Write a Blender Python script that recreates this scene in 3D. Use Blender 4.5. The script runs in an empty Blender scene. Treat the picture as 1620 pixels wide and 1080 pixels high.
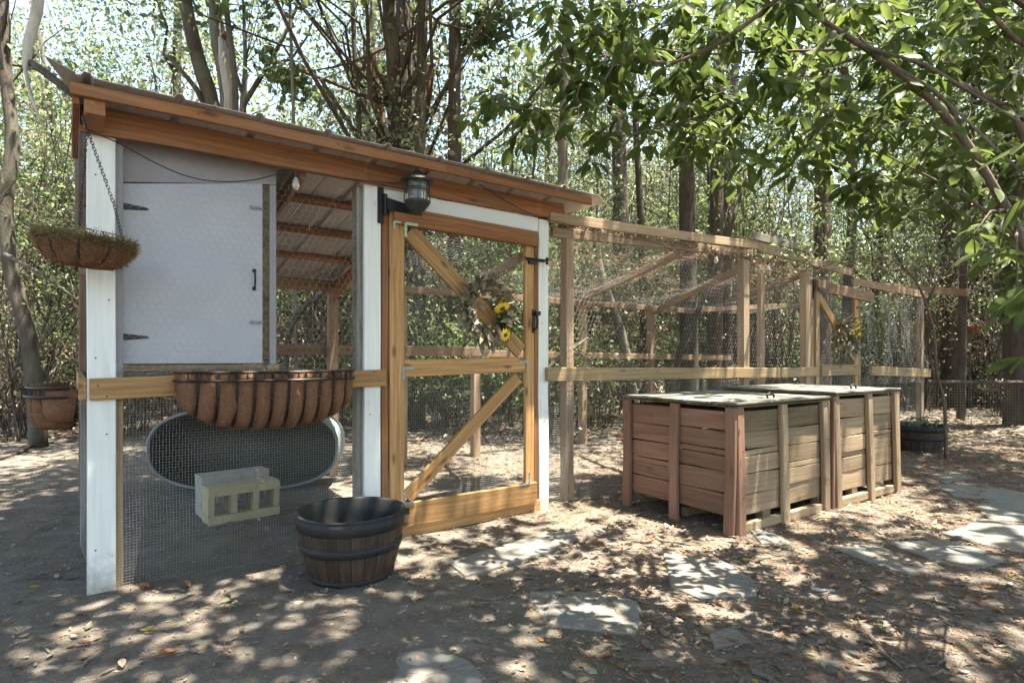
import bpy, math, random
import numpy as np
from mathutils import Vector, Matrix
R = random.Random(7)
rng = np.random.default_rng(11)
sc = bpy.context.scene
COL = sc.collection

# ------------------------------------------------------------------ camera, sky, sun, exposure
F = 930.0; CX = 810.0; HY = 566.0; H = 1.3
cam_d = bpy.data.cameras.new('camera'); cam = bpy.data.objects.new('camera', cam_d); COL.objects.link(cam)
cam.location = (0, 0, H); cam.rotation_euler = (math.pi/2, 0, 0)
cam_d.sensor_width = 36; cam_d.lens = 36*F/1620; cam_d.shift_y = 26/1620
cam_d.clip_start = 0.05; cam_d.clip_end = 600
sc.camera = cam
SUN_TO = Vector((0.23, -0.02, 1.0)).normalized()
SUN_EL = math.asin(SUN_TO.z); SUN_ROT = math.atan2(SUN_TO.x, SUN_TO.y)
w = bpy.data.worlds.new('World'); sc.world = w; w.use_nodes = True
nt = w.node_tree; bg = nt.nodes['Background']
sky = nt.nodes.new('ShaderNodeTexSky'); sky.sky_type = 'NISHITA'; sky.sun_disc = False
sky.sun_elevation = SUN_EL; sky.sun_rotation = SUN_ROT; sky.air_density = 1.0; sky.dust_density = 1.4; sky.ozone_density = 1.2
nt.links.new(sky.outputs[0], bg.inputs[0]); bg.inputs[1].default_value = 0.105
sd = bpy.data.lights.new('sun', 'SUN'); sun = bpy.data.objects.new('sun', sd); COL.objects.link(sun)
sd.energy = 5.0; sd.angle = math.radians(0.5); sd.color = (1, 0.965, 0.92)
sun.rotation_euler = SUN_TO.to_track_quat('Z', 'Y').to_euler()
sc.view_settings.view_transform = 'Standard'; sc.view_settings.look = 'None'
sc.view_settings.exposure = 2.68; sc.view_settings.gamma = 1; sc.view_settings.use_curve_mapping = False
sc.view_settings.use_white_balance = True; sc.view_settings.white_balance_temperature = 7300; sc.view_settings.white_balance_tint = 5
sc.render.engine = 'CYCLES'
cy = sc.cycles
cy.max_bounces = 7; cy.diffuse_bounces = 4; cy.glossy_bounces = 2; cy.transmission_bounces = 4; cy.transparent_max_bounces = 6
cy.caustics_reflective = False; cy.caustics_refractive = False; cy.sample_clamp_indirect = 6
cy.use_denoising = True
try: cy.denoiser = 'OPENIMAGEDENOISE'
except Exception: pass

# ------------------------------------------------------------------ frames
def at(px, py, Y):                       # point seen at photo pixel, at depth Y
    return Vector(((px-CX)/F*Y, Y, H-(py-HY)/F*Y))
def gnd(px, py):
    Y = H*F/(py-HY); return Vector(((px-CX)/F*Y, Y, 0))
P0 = gnd(137, 945)
UX, UY = 1247.0, F; _l = math.hypot(UX, UY); UX /= _l; UY /= _l
ANG = math.atan2(UY, UX)
CM = Matrix.Translation(P0) @ Matrix.Rotation(ANG, 4, 'Z')
def tt(px, d=0.0):                       # distance along the fence of a photo column, on the plane at depth d
    x0 = P0.x - UY*d; y0 = P0.y + UX*d; k = (px-CX)/F
    return (k*y0-x0)/(UX-k*UY)
def tz(px, py, d=0.0):
    t = tt(px, d); Y = P0.y + UY*t + UX*d
    return t, H-(py-HY)/F*Y

# ------------------------------------------------------------------ noise and ground height
_N = rng.random((256, 256))
def vn(x, y):
    x = np.asarray(x, float); y = np.asarray(y, float)
    xi = np.floor(x).astype(int); yi = np.floor(y).astype(int); fx = x-xi; fy = y-yi
    fx = fx*fx*(3-2*fx); fy = fy*fy*(3-2*fy)
    a = _N[xi % 256, yi % 256]; b = _N[(xi+1) % 256, yi % 256]; c = _N[xi % 256, (yi+1) % 256]; d = _N[(xi+1) % 256, (yi+1) % 256]
    return (a*(1-fx)+b*fx)*(1-fy)+(c*(1-fx)+d*fx)*fy - .5
def gz(x, y):
    x = np.asarray(x, float); y = np.asarray(y, float)
    far = np.clip((np.hypot(x-1, y)-12)/10, 0, 1)
    return vn(x*.8, y*.8)*.03 + vn(x*2.7+9, y*2.7)*.022 + vn(x*8, y*8+5)*.010 + far*(vn(x*.15+3, y*.15)*1.2+vn(x*.6, y*.6)*.25)
def gzf(x, y): return float(gz(x, y))

# ------------------------------------------------------------------ objects
MW = {}
def reg(o, M, parent=None):
    COL.objects.link(o); MW[o] = M.copy()
    if parent is not None:
        o.parent = parent; o.matrix_parent_inverse = Matrix.Identity(4)
        L = MW[parent].inverted() @ M
    else: L = M
    o.matrix_basis = L
    return o
def tag(o, label=None, cat=None, group=None, kind=None):
    if label: o['label'] = label
    if cat: o['category'] = cat
    if group: o['group'] = group
    if kind: o['kind'] = kind
    return o
def empty(name, M, label, cat, group=None):
    o = bpy.data.objects.new(name, None); o.empty_display_size = .1
    reg(o, M); return tag(o, label, cat, group)
def T(x, y, z=0, rz=0): return Matrix.Translation((x, y, z)) @ Matrix.Rotation(rz, 4, 'Z')
def copy_tree(o, M, parent=None):
    c = o.copy(); old = MW[o]
    kids = [k for k in o.children]
    reg(c, M, parent)
    for k in kids: copy_tree(k, M @ old.inverted() @ MW[k], c)
    return c
def mesh_np(name, V, Fc, mats, mi=None, smooth=False):
    V = np.asarray(V, np.float32); Fc = np.asarray(Fc, np.int32)
    me = bpy.data.meshes.new(name); n, k = Fc.shape
    me.vertices.add(len(V)); me.vertices.foreach_set('co', V.ravel())
    me.loops.add(n*k); me.loops.foreach_set('vertex_index', Fc.ravel())
    me.polygons.add(n); me.polygons.foreach_set('loop_start', np.arange(0, n*k, k, dtype=np.int32))
    for m in (mats if isinstance(mats, (list, tuple)) else [mats]): me.materials.append(m)
    if mi is not None: me.polygons.foreach_set('material_index', np.asarray(mi, np.int32))
    if smooth: me.polygons.foreach_set('use_smooth', np.ones(n, bool))
    me.update(calc_edges=True); me.validate()
    return me
class MB:
    def __init__(s): s.v = []; s.f = []; s.m = []; s.mat = 0
    def add(s, vs, fs):
        o = len(s.v); s.v += [tuple(v) for v in vs]; s.f += [tuple(i+o for i in f) for f in fs]; s.m += [s.mat]*len(fs)
    def box(s, x0, x1, y0, y1, z0, z1, M=None):
        vs = [Vector((x, y, z)) for z in (z0, z1) for y in (y0, y1) for x in (x0, x1)]
        if M is not None: vs = [M @ v for v in vs]
        s.add(vs, [(0, 2, 3, 1), (4, 5, 7, 6), (0, 1, 5, 4), (2, 6, 7, 3), (0, 4, 6, 2), (1, 3, 7, 5)])
    def tube(s, pts, rad, n=8, cap=True, rough=0.0):
        pts = [Vector(p) for p in pts]; m = len(pts)
        if not isinstance(rad, (list, tuple)): rad = [rad]*m
        t0 = (pts[1]-pts[0]).normalized(); up = Vector((0, 0, 1)) if abs(t0.z) < .9 else Vector((1, 0, 0))
        a = t0.cross(up).normalized(); vs = []; fs = []
        for i, p in enumerate(pts):
            t = (pts[min(i+1, m-1)]-pts[max(i-1, 0)]).normalized()
            a = (a - t*a.dot(t)); a = a.normalized() if a.length > 1e-6 else t.orthogonal().normalized(); b = t.cross(a)
            for j in range(n):
                th = 2*math.pi*j/n; r = rad[i]*(1+(R.random()-.5)*rough)
                vs.append(p + a*math.cos(th)*r + b*math.sin(th)*r)
        for i in range(m-1):
            for j in range(n):
                k = (j+1) % n; fs.append((i*n+j, i*n+k, (i+1)*n+k, (i+1)*n+j))
        if cap: fs += [tuple(range(n))[::-1], tuple((m-1)*n+j for j in range(n))]
        s.add(vs, fs)
    def lathe(s, prof, n=32, closed=False, sx=1, sy=1):
        vs = [(r*math.cos(2*math.pi*j/n)*sx, r*math.sin(2*math.pi*j/n)*sy, z) for r, z in prof for j in range(n)]
        m = len(prof); fs = []
        for i in range(m if closed else m-1):
            for j in range(n):
                k = (j+1) % n; i2 = (i+1) % m; fs.append((i*n+j, i*n+k, i2*n+k, i2*n+j))
        s.add(vs, fs)
    def build(s, name, mats, parent=None, M=None, smooth=False):
        me = bpy.data.meshes.new(name); me.from_pydata(s.v, [], s.f)
        for m in (mats if isinstance(mats, (list, tuple)) else [mats]): me.materials.append(m)
        if max(s.m, default=0): me.polygons.foreach_set('material_index', s.m)
        if smooth: me.polygons.foreach_set('use_smooth', [True]*len(me.polygons))
        me.update()
        o = bpy.data.objects.new(name, me)
        if M is None: M = MW[parent] if parent is not None else Matrix.Identity(4)
        return reg(o, M, parent)
def obj(name, me, parent=None, M=None):
    o = bpy.data.objects.new(name, me)
    if M is None: M = MW[parent] if parent is not None else Matrix.Identity(4)
    return reg(o, M, parent)

def board(name, p0, p1, wd, th, mat, parent, n=(0, 1, 0), warp=.0025, base=None, cut=0.004, segs=2):
    """a plank: grain along local X; wd is its face width, th its thickness along n"""
    p0 = Vector(p0); p1 = Vector(p1); L = (p1-p0).length; x = (p1-p0).normalized(); y = Vector(n); y = (y-x*y.dot(x)).normalized(); z = x.cross(y)
    M = Matrix(((x.x, y.x, z.x, p0.x), (x.y, y.y, z.y, p0.y), (x.z, y.z, z.z, p0.z), (0, 0, 0, 1)))
    c = min(cut, th*.3, wd*.3); a, b = th/2, wd/2; vs = []; fs = []
    prof = [(-a+c, -b), (a-c, -b), (a, -b+c), (a, b-c), (a-c, b), (-a+c, b), (-a, b-c), (-a, -b+c)]
    for i in range(segs+1):
        oy = (R.random()-.5)*warp*2; oz = (R.random()-.5)*warp*2
        for (py, pz) in prof: vs.append((L*i/segs, py+oy, pz+oz))
    for i in range(segs):
        for j in range(8):
            k = (j+1) % 8; fs.append((i*8+j, (i+1)*8+j, (i+1)*8+k, i*8+k))
    fs += [tuple(range(8)), tuple(segs*8+j for j in range(8))[::-1]]
    mb = MB(); mb.add(vs, fs)
    base = MW[parent] if base is None else base
    return mb.build(name, mat, parent, base @ M)

# wires as three-sided prisms
def wires(A, B, r):
    A = np.asarray(A, float); B = np.asarray(B, float); d = B-A; L = np.linalg.norm(d, axis=1, keepdims=True); d = d/np.maximum(L, 1e-9)
    ref = np.where(np.abs(d[:, 2:3]) < .9, np.array([[0, 0, 1.]]), np.array([[1., 0, 0]]))
    a = np.cross(d, ref); a /= np.linalg.norm(a, axis=1, keepdims=True); b = np.cross(d, a)
    V = []
    for P in (A, B):
        for k in range(3):
            th = 2*math.pi*k/3; V.append(P + (a*math.cos(th)+b*math.sin(th))*r)
    V = np.stack(V, 1).reshape(-1, 3); n = len(A); o = (np.arange(n)*6)[:, None]
    Fc = np.concatenate([o+np.array([[0, 1, 4, 3]]), o+np.array([[1, 2, 5, 4]]), o+np.array([[2, 0, 3, 5]])])
    return V, Fc
def wire_part(name, segA, segB, f, r, mat, parent):
    """segments in (s,q) sheet space mapped by f -> local xyz"""
    A = f(np.asarray(segA)); B = f(np.asarray(segB))
    V, Fc = wires(A, B, r); o = obj(name, mesh_np(name, V, Fc, mat), parent); o['kind'] = 'stuff'; return o
def square_segs(s0, s1, q0, q1, c, div=6):
    A = []; B = []
    for s in np.arange(s0, s1, c):
        e = np.linspace(q0, q1, div+1); A += [(s, x) for x in e[:-1]]; B += [(s, x) for x in e[1:]]
    dv = max(2, int((s1-s0)/.12))
    for q in np.arange(q0, q1, c):
        e = np.linspace(s0, s1, dv+1); A += [(x, q) for x in e[:-1]]; B += [(x, q) for x in e[1:]]
    return A, B
def hex_segs(s0, s1, q0, q1, c):
    """poultry netting, cell width c"""
    A = []; B = []; h = c*.58; n = int((s1-s0)/c); m = int((q1-q0)/(h*1.5))
    for j in range(m):
        for i in range(n):
            x = s0+(i+(.5 if j % 2 else 0))*c; y = q0+j*h*1.5
            A += [(x, y), (x, y), (x, y)]; B += [(x, y+h), (x-c/2, y-h*.5), (x+c/2, y-h*.5)]
    return A, B

# ------------------------------------------------------------------ materials
def mat(name):
    m = bpy.data.materials.new(name); m.use_nodes = True; t = m.node_tree; p = t.nodes['Principled BSDF']; return m, t, p
def nd(t, typ, **k):
    n = t.nodes.new(typ)
    for a, b in k.items(): setattr(n, a, b)
    return n
def ramp(t, fac, stops):
    r = nd(t, 'ShaderNodeValToRGB'); e = r.color_ramp.elements
    e[0].position, e[0].color = stops[0][0], (*stops[0][1], 1); e[1].position, e[1].color = stops[-1][0], (*stops[-1][1], 1)
    for p, c in stops[1:-1]: x = e.new(p); x.color = (*c, 1)
    t.links.new(fac, r.inputs[0]); return r.outputs[0]
def noise(t, vec, scale, detail=4, rough=.55, dist=0):
    n = nd(t, 'ShaderNodeTexNoise'); n.inputs['Scale'].default_value = scale; n.inputs['Detail'].default_value = detail
    n.inputs['Roughness'].default_value = rough; n.inputs['Distortion'].default_value = dist
    if vec is not None: t.links.new(vec, n.inputs['Vector'])
    return n.outputs['Fac']
def mix(t, fac, a, b, mode='MIX'):
    m = nd(t, 'ShaderNodeMix', data_type='RGBA', blend_type=mode)
    for sock, v in ((0, fac), (6, a), (7, b)):
        if hasattr(v, 'is_output'): t.links.new(v, m.inputs[sock])
        elif sock == 0: m.inputs[0].default_value = v
        else: m.inputs[sock].default_value = (*v, 1)
    return m.outputs[2]
def maprange(t, v, a, b, c, d):
    m = nd(t, 'ShaderNodeMapRange'); t.links.new(v, m.inputs[0])
    for i, x in enumerate((a, b, c, d)): m.inputs[i+1].default_value = x
    return m.outputs[0]
def bump(t, p, h, s, dist=.01):
    b = nd(t, 'ShaderNodeBump'); b.inputs['Strength'].default_value = s; b.inputs['Distance'].default_value = dist
    t.links.new(h, b.inputs['Height']); t.links.new(b.outputs[0], p.inputs['Normal']); return b
def mapped(t, src, scale=(1, 1, 1), rnd=False):
    tc = nd(t, 'ShaderNodeTexCoord'); v = tc.outputs[src]
    if rnd:
        oi = nd(t, 'ShaderNodeObjectInfo'); mu = nd(t, 'ShaderNodeVectorMath', operation='SCALE'); mu.inputs[0].default_value = (37, 91, 53)
        t.links.new(oi.outputs['Random'], mu.inputs['Scale']); ad = nd(t, 'ShaderNodeVectorMath', operation='ADD')
        t.links.new(v, ad.inputs[0]); t.links.new(mu.outputs[0], ad.inputs[1]); v = ad.outputs[0]
    mp = nd(t, 'ShaderNodeMapping'); mp.inputs['Scale'].default_value = scale; t.links.new(v, mp.inputs[0]); return mp.outputs[0]
def wood(name, dark, mid, light, weather=(.30, .28, .26), wamt=.2, rough=.75, knots=.8, grain=1.0, moss=None):
    m, t, p = mat(name)
    g = mapped(t, 'Object', (1.3, 26, 26), True); o = mapped(t, 'Object', (1, 1, 1), True)
    gr = noise(t, g, 1.0, 6, .6, .6); fine = noise(t, mapped(t, 'Object', (6, 160, 160), True), 1, 3)
    wv = nd(t, 'ShaderNodeTexWave', wave_type='BANDS', bands_direction='Z'); wv.inputs['Scale'].default_value = 9; wv.inputs['Distortion'].default_value = 7; wv.inputs['Detail'].default_value = 3
    wv.inputs['Detail Scale'].default_value = .6
    t.links.new(mapped(t, 'Object', (.35, 1, 1), True), wv.inputs['Vector'])
    base = ramp(t, gr, [(.28, dark), (.5, mid), (.72, light)])
    base = mix(t, maprange(t, wv.outputs['Fac'], .1, .9, 0, .38*grain), base, dark)
    vo = nd(t, 'ShaderNodeTexVoronoi'); vo.inputs['Scale'].default_value = 1; t.links.new(mapped(t, 'Object', (3.2, 9, 9), True), vo.inputs['Vector'])
    kn = maprange(t, vo.outputs['Distance'], .06, .20, knots, 0)
    base = mix(t, kn, base, tuple(c*.35 for c in dark))
    wn = noise(t, mapped(t, 'Object', (2.5, 7, 7), True), 1, 5, .65)
    base = mix(t, maprange(t, wn, .42, .75, 0, min(1, wamt*2.2)), base, weather)
    if moss: base = mix(t, maprange(t, noise(t, o, 5, 5, .7), .52, .72, 0, .7), base, moss)
    oi = nd(t, 'ShaderNodeObjectInfo'); hs = nd(t, 'ShaderNodeHueSaturation')
    t.links.new(maprange(t, oi.outputs['Random'], 0, 1, .78, 1.2), hs.inputs['Value']); t.links.new(base, hs.inputs['Color'])
    t.links.new(hs.outputs[0], p.inputs['Base Color']); p.inputs['Roughness'].default_value = rough; p.inputs['Specular IOR Level'].default_value = .3
    ma = nd(t, 'ShaderNodeMath', operation='ADD'); t.links.new(gr, ma.inputs[0]); t.links.new(fine, ma.inputs[1]); bump(t, p, ma.outputs[0], .45, .003)
    return m
W_beam = wood('stained_pine', (.19, .072, .03), (.32, .135, .055), (.42, .195, .085), (.22, .13, .08), .3, .75)
W_gate = wood('golden_pine', (.24, .12, .045), (.40, .22, .085), (.52, .31, .14), (.30, .2, .12), .12, .6, .9)
W_rail = wood('tan_pine', (.26, .165, .08), (.40, .275, .14), (.52, .39, .22), (.33, .27, .19), .2, .7)
W_post = wood('weathered_post', (.20, .13, .08), (.33, .225, .145), (.44, .32, .215), (.34, .27, .20), .3, .85, .8)
W_inner = wood('reddish_lumber', (.16, .095, .06), (.27, .165, .105), (.36, .235, .155), (.28, .22, .17), .25, .85, .5)
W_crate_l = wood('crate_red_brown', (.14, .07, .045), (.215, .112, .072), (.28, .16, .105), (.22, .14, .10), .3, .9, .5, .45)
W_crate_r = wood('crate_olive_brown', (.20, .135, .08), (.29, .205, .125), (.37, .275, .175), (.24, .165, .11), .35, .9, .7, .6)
W_dark = wood('crate_dark_board', (.08, .055, .035), (.14, .10, .06), (.22, .16, .09), (.24, .18, .10), .35, .9, .6, .7, (.14, .10, .05))
W_lid = wood('grey_lid_board', (.085, .078, .062), (.13, .12, .098), (.18, .17, .142), (.21, .20, .165), .4, .9, .3, .6)
W_old = wood('old_grey_wood', (.12, .10, .085), (.21, .18, .15), (.30, .27, .24), (.3, .28, .26), .4, .95, .3)
def simple(name, col, rough=.6, metal=0, var=.25, scale=6, bmp=.15, bs=40, dirt=None, dscale=3, dlo=.5, dhi=.75, damt=.7, spec=.5):
    m, t, p = mat(name); o = mapped(t, 'Object', (1, 1, 1), True)
    n1 = noise(t, o, scale, 5, .6)
    c = ramp(t, n1, [(.25, tuple(x*(1-var) for x in col)), (.75, tuple(min(1, x*(1+var)) for x in col))])
    if dirt: c = mix(t, maprange(t, noise(t, o, dscale, 6, .7, .3), dlo, dhi, 0, damt), c, dirt)
    t.links.new(c, p.inputs['Base Color']); p.inputs['Roughness'].default_value = rough; p.inputs['Metallic'].default_value = metal
    p.inputs['Specular IOR Level'].default_value = spec
    if bmp: bump(t, p, noise(t, o, bs, 5, .6), bmp, .004)
    return m
M_white = simple('white_paint', (.74, .745, .72), .55, 0, .05, 3, .25, 25, (.38, .35, .28), 6, .60, .82, .55)
def post_paint():
    m, t, p = mat('white_post_paint'); tc = nd(t, 'ShaderNodeTexCoord'); sx = nd(t, 'ShaderNodeSeparateXYZ'); t.links.new(tc.outputs['Object'], sx.inputs[0]); o = mapped(t, 'Object', (1, 1, 1), True)
    g_ = noise(t, mapped(t, 'Object', (2, 40, 40), True), 1, 5, .6)
    c = ramp(t, g_, [(.3, (.66, .665, .635)), (.6, (.75, .75, .725))])
    n1 = noise(t, o, 14, 6, .7); ad = nd(t, 'ShaderNodeMath', operation='MULTIPLY_ADD'); t.links.new(n1, ad.inputs[0]); ad.inputs[1].default_value = -.55; t.links.new(sx.outputs[0], ad.inputs[2])
    c = mix(t, maprange(t, ad.outputs[0], -.30, .02, .85, 0), c, (.26, .215, .17))
    c = mix(t, maprange(t, noise(t, mapped(t, 'Object', (1.5, 9, 9), True), 1.3, 6, .7), .60, .78, 0, .5), c, (.42, .41, .34))
    vo = nd(t, 'ShaderNodeTexVoronoi'); vo.inputs['Scale'].default_value = 1; t.links.new(mapped(t, 'Object', (4, 11, 11), True), vo.inputs['Vector'])
    c = mix(t, maprange(t, vo.outputs['Distance'], .03, .10, .45, 0), c, (.35, .27, .18))
    t.links.new(c, p.inputs['Base Color']); p.inputs['Roughness'].default_value = .6; bump(t, p, g_, .4, .004); return m
M_wpost = post_paint()
M_wall = simple('lavender_grey_board', (.28, .268, .285), .7, 0, .08, 4, .6, 60)
M_boxdoor = simple('pale_blue_paint', (.41, .41, .45), .6, 0, .06, 5, .3, 60, (.35, .33, .3), 7, .62, .85, .5)
M_roof = simple('roof_metal', (.50, .455, .445), .45, .35, .12, 3, .05, 20, (.28, .22, .18), 2.5, .5, .8, .5)
M_wire = simple('galvanised_wire', (.34, .335, .32), .6, .2, .2, 4, 0)
M_wirebrown = simple('brown_old_wire', (.30, .24, .19), .6, .3, .2, 4, 0)
M_galv = simple('galvanised_steel', (.30, .33, .34), .6, .5, .15, 8, .1, 30)
M_green = simple('green_coated_plate', (.35, .50, .33), .5, .3, .2, 20, .05)
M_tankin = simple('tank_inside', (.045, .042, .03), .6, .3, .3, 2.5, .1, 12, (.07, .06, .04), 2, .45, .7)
M_iron = simple('black_iron', (.018, .018, .018), .5, .4, .3, 10, .15)
M_bronze = simple('dark_bronze', (.045, .052, .045), .5, .5, .3, 10, .15)
M_conc = simple('grey_concrete', (.33, .305, .27), .95, 0, .15, 12, .8, 90, (.2, .18, .15), 4)
M_yblock = simple('yellowed_concrete', (.40, .33, .18), .95, 0, .18, 10, .8, 90, (.22, .19, .12), 5)
M_band = simple('black_plastic_band', (.022, .022, .022), .65, 0, .3, 6, .2, 30, (.07, .06, .05), 4, .5, .8, .6, .3)
M_barrelin = simple('barrel_inside', (.035, .034, .033), .6, 0, .3, 6, .1)
M_cable = simple('black_cable', (.02, .018, .016), .6)
M_soil = simple('potting_soil', (.045, .033, .025), .95, 0, .4, 12, 1, 60)
M_slate = simple('slate', (.15, .155, .145), .7, 0, .2, 4, .35, 18, (.20, .17, .14), 3.5, .42, .60, .9, .3)
M_yellow = simple('yellow_petal', (.75, .52, .04), .6, 0, .2, 20, 0)
M_cone = simple('brown_flower_heart', (.10, .05, .02), .9)
M_flwhite = simple('pale_flower', (.72, .6, .55), .6, 0, .1, 20, 0)
M_glass, _t, _p = mat('lantern_glass'); _p.inputs['Transmission Weight'].default_value = .85; _p.inputs['Roughness'].default_value = .15; _p.inputs['Base Color'].default_value = (.8, .82, .78, 1)
def coir():
    m, t, p = mat('coconut_coir'); o = mapped(t, 'Object', (1, 1, 1))
    n = noise(t, mapped(t, 'Object', (55, 55, 55)), 1, 7, .8, 2.5)
    c = ramp(t, n, [(.3, (.07, .03, .015)), (.5, (.20, .09, .045)), (.7, (.38, .20, .11))])
    c = mix(t, maprange(t, noise(t, o, 5, 4), .5, .8, 0, .5), c, (.17, .11, .05)); t.links.new(c, p.inputs['Base Color'])
    p.inputs['Roughness'].default_value = 1; bump(t, p, n, 1, .012); return m
M_coir = coir()
M_fibre = simple('coir_fibre', (.26, .135, .065), 1, 0, .4, 30, 0)
M_fibre2 = simple('mossy_fibre', (.20, .16, .07), 1, 0, .4, 30, 0)
M_staves = wood('plastic_stave', (.03, .02, .015), (.06, .038, .026), (.11, .062, .038), (.05, .04, .03), .4, .55, .3)
def bark(name, a, b, moss=None):
    m, t, p = mat(name)
    g = noise(t, mapped(t, 'Object', (9, 9, 1.6), True), 1.4, 6, .65, .8)
    c = ramp(t, g, [(.3, a), (.7, b)])
    if moss: c = mix(t, maprange(t, noise(t, mapped(t, 'Object', (1, 1, .5), True), 2.5, 5), .5, .7, 0, .6), c, moss)
    t.links.new(c, p.inputs['Base Color']); p.inputs['Roughness'].default_value = .95; bump(t, p, g, 1, .03); return m
B_dark = bark('dark_bark', (.035, .027, .021), (.10, .077, .06), (.15, .15, .11))
B_twig = bark('brown_twig_bark', (.07, .048, .034), (.17, .12, .085))
B_grey = bark('grey_bark', (.075, .063, .053), (.19, .165, .14), (.2, .2, .15))
B_pine = bark('pine_bark', (.045, .033, .027), (.15, .11, .09))
B_pale = bark('pale_bark', (.30, .27, .24), (.55, .5, .46))
B_red = bark('red_broken_wood', (.09, .035, .02), (.22, .09, .05))
def leafmat(name, stops, trans=.45, rough=.45, scale=9, spec=.5):
    m, t, p = mat(name); o = mapped(t, 'Object', (1, 1, 1), True)
    n = nd(t, 'ShaderNodeTexWhiteNoise') if False else None
    c = ramp(t, noise(t, o, scale, 2, .5), stops)
    t.links.new(c, p.inputs['Base Color']); p.inputs['Roughness'].default_value = rough; p.inputs['Specular IOR Level'].default_value = spec
    tr = nd(t, 'ShaderNodeBsdfTranslucent'); hs = nd(t, 'ShaderNodeHueSaturation'); hs.inputs['Value'].default_value = 1.5; hs.inputs['Hue'].default_value = .485
    t.links.new(c, hs.inputs['Color']); t.links.new(hs.outputs[0], tr.inputs['Color'])
    ms = nd(t, 'ShaderNodeMixShader'); ms.inputs[0].default_value = trans
    t.links.new(p.outputs[0], ms.inputs[1]); t.links.new(tr.outputs[0], ms.inputs[2]); t.links.new(ms.outputs[0], t.nodes['Material Output'].inputs[0]); return m
L_for = leafmat('forest_leaf', [(.3, (.045, .07, .032)), (.5, (.085, .12, .052)), (.7, (.16, .195, .095))], .45, .38)
L_light = leafmat('light_leaf', [(.3, (.065, .10, .036)), (.5, (.13, .18, .07)), (.7, (.25, .30, .15))], .5, .38)
L_olive = leafmat('olive_leaf', [(.3, (.075, .08, .045)), (.5, (.15, .145, .085)), (.7, (.26, .24, .16))], .35, .5)
L_brown = leafmat('dead_leaf_brown', [(.3, (.10, .065, .04)), (.5, (.20, .14, .095)), (.7, (.34, .26, .19))], .25, .7)
L_mag = leafmat('broad_leaf', [(.3, (.038, .06, .016)), (.5, (.065, .098, .024)), (.7, (.10, .135, .036))], .5, .5, 3, .3)
L_wreath = leafmat('dried_wreath_leaf', [(.3, (.12, .105, .07)), (.5, (.24, .21, .15)), (.7, (.36, .31, .23))], .1, .85, 14, .2)
L_red = leafmat('red_leaf', [(.3, (.16, .05, .03)), (.7, (.25, .1, .05))], .35, .5)
L_yel = leafmat('yellow_leaf', [(.3, (.38, .30, .05)), (.7, (.55, .45, .1))], .35, .5)
L_pale = leafmat('pale_dry_leaf', [(.3, (.23, .18, .135)), (.7, (.36, .30, .23))], .15, .6)
L_rust = leafmat('rust_dry_leaf', [(.3, (.20, .08, .035)), (.7, (.36, .17, .08))], .15, .6)
def ground_mat():
    m, t, p = mat('forest_soil'); tc = nd(t, 'ShaderNodeTexCoord'); o = tc.outputs['Object']
    big = noise(t, o, .55, 5, .6); mid = noise(t, o, 5, 6, .65); fine = noise(t, o, 60, 5, .7); grit = noise(t, o, 260, 2, .6)
    c = ramp(t, mid, [(.3, (.135, .116, .097)), (.5, (.195, .17, .143)), (.72, (.275, .243, .208))])
    c = mix(t, maprange(t, fine, .35, .7, 0, .5), c, (.10, .082, .066))
    c = mix(t, maprange(t, grit, .55, .75, 0, .35), c, (.40, .35, .30))
    c = mix(t, maprange(t, big, .5, .66, 0, .45), c, (.12, .125, .07))
    st = noise(t, mapped(t, 'Object', (30, 160, 1)), 1, 4, .6, 2.5)
    c = mix(t, maprange(t, st, .6, .72, 0, .5), c, (.30, .18, .12))
    t.links.new(c, p.inputs['Base Color']); p.inputs['Roughness'].default_value = .97; p.inputs['Specular IOR Level'].default_value = .15
    a = nd(t, 'ShaderNodeMath', operation='ADD'); t.links.new(mid, a.inputs[0]); t.links.new(fine, a.inputs[1])
    bump(t, p, a.outputs[0], .9, .03); return m
M_ground = ground_mat()

# ------------------------------------------------------------------ ground
def make_ground():
    n = 420; s = np.linspace(-1, 1, n); q = np.sinh(s*4.6)/math.sinh(4.6)
    X, Y = np.meshgrid(q*130+1.0, q*130+5.0, indexing='ij'); Z = gz(X, Y)
    V = np.stack([X, Y, Z], -1).reshape(-1, 3); i = np.arange(n-1); I, J = np.meshgrid(i, i, indexing='ij'); a = (I*n+J).ravel()
    o = obj('ground', mesh_np('ground', V, np.stack([a, a+n, a+n+1, a+1], 1), M_ground, smooth=True)); o['kind'] = 'structure'
make_ground()

# ------------------------------------------------------------------ leaves
def leaf_mesh_arrays(C, size, up=.3, aspect=.5, fold=.25, tilt=None, g=rng):
    """rhombic folded leaves: 4 verts, 2 tris each"""
    n = len(C); d = g.normal(size=(n, 3)); d[:, 2] -= .25; d /= np.linalg.norm(d, axis=1, keepdims=True)
    nn = g.normal(size=(n, 3)); nn[:, 2] += up*2; nn -= d*(nn*d).sum(1, keepdims=True); nn /= np.linalg.norm(nn, axis=1, keepdims=True)
    s = np.cross(d, nn); L = (size*(.6+.8*g.random(n)))[:, None]
    b = C-d*L*.5; tip = C+d*L*.5; l = C+s*L*aspect*.5+nn*L*fold*.3-d*L*.08; r = C-s*L*aspect*.5+nn*L*fold*.3-d*L*.08
    V = np.stack([b, l, tip, r], 1).reshape(-1, 3); o = (np.arange(n)*4)[:, None]
    return V, np.concatenate([o+np.array([[0, 1, 2]]), o+np.array([[0, 2, 3]])])
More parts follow.
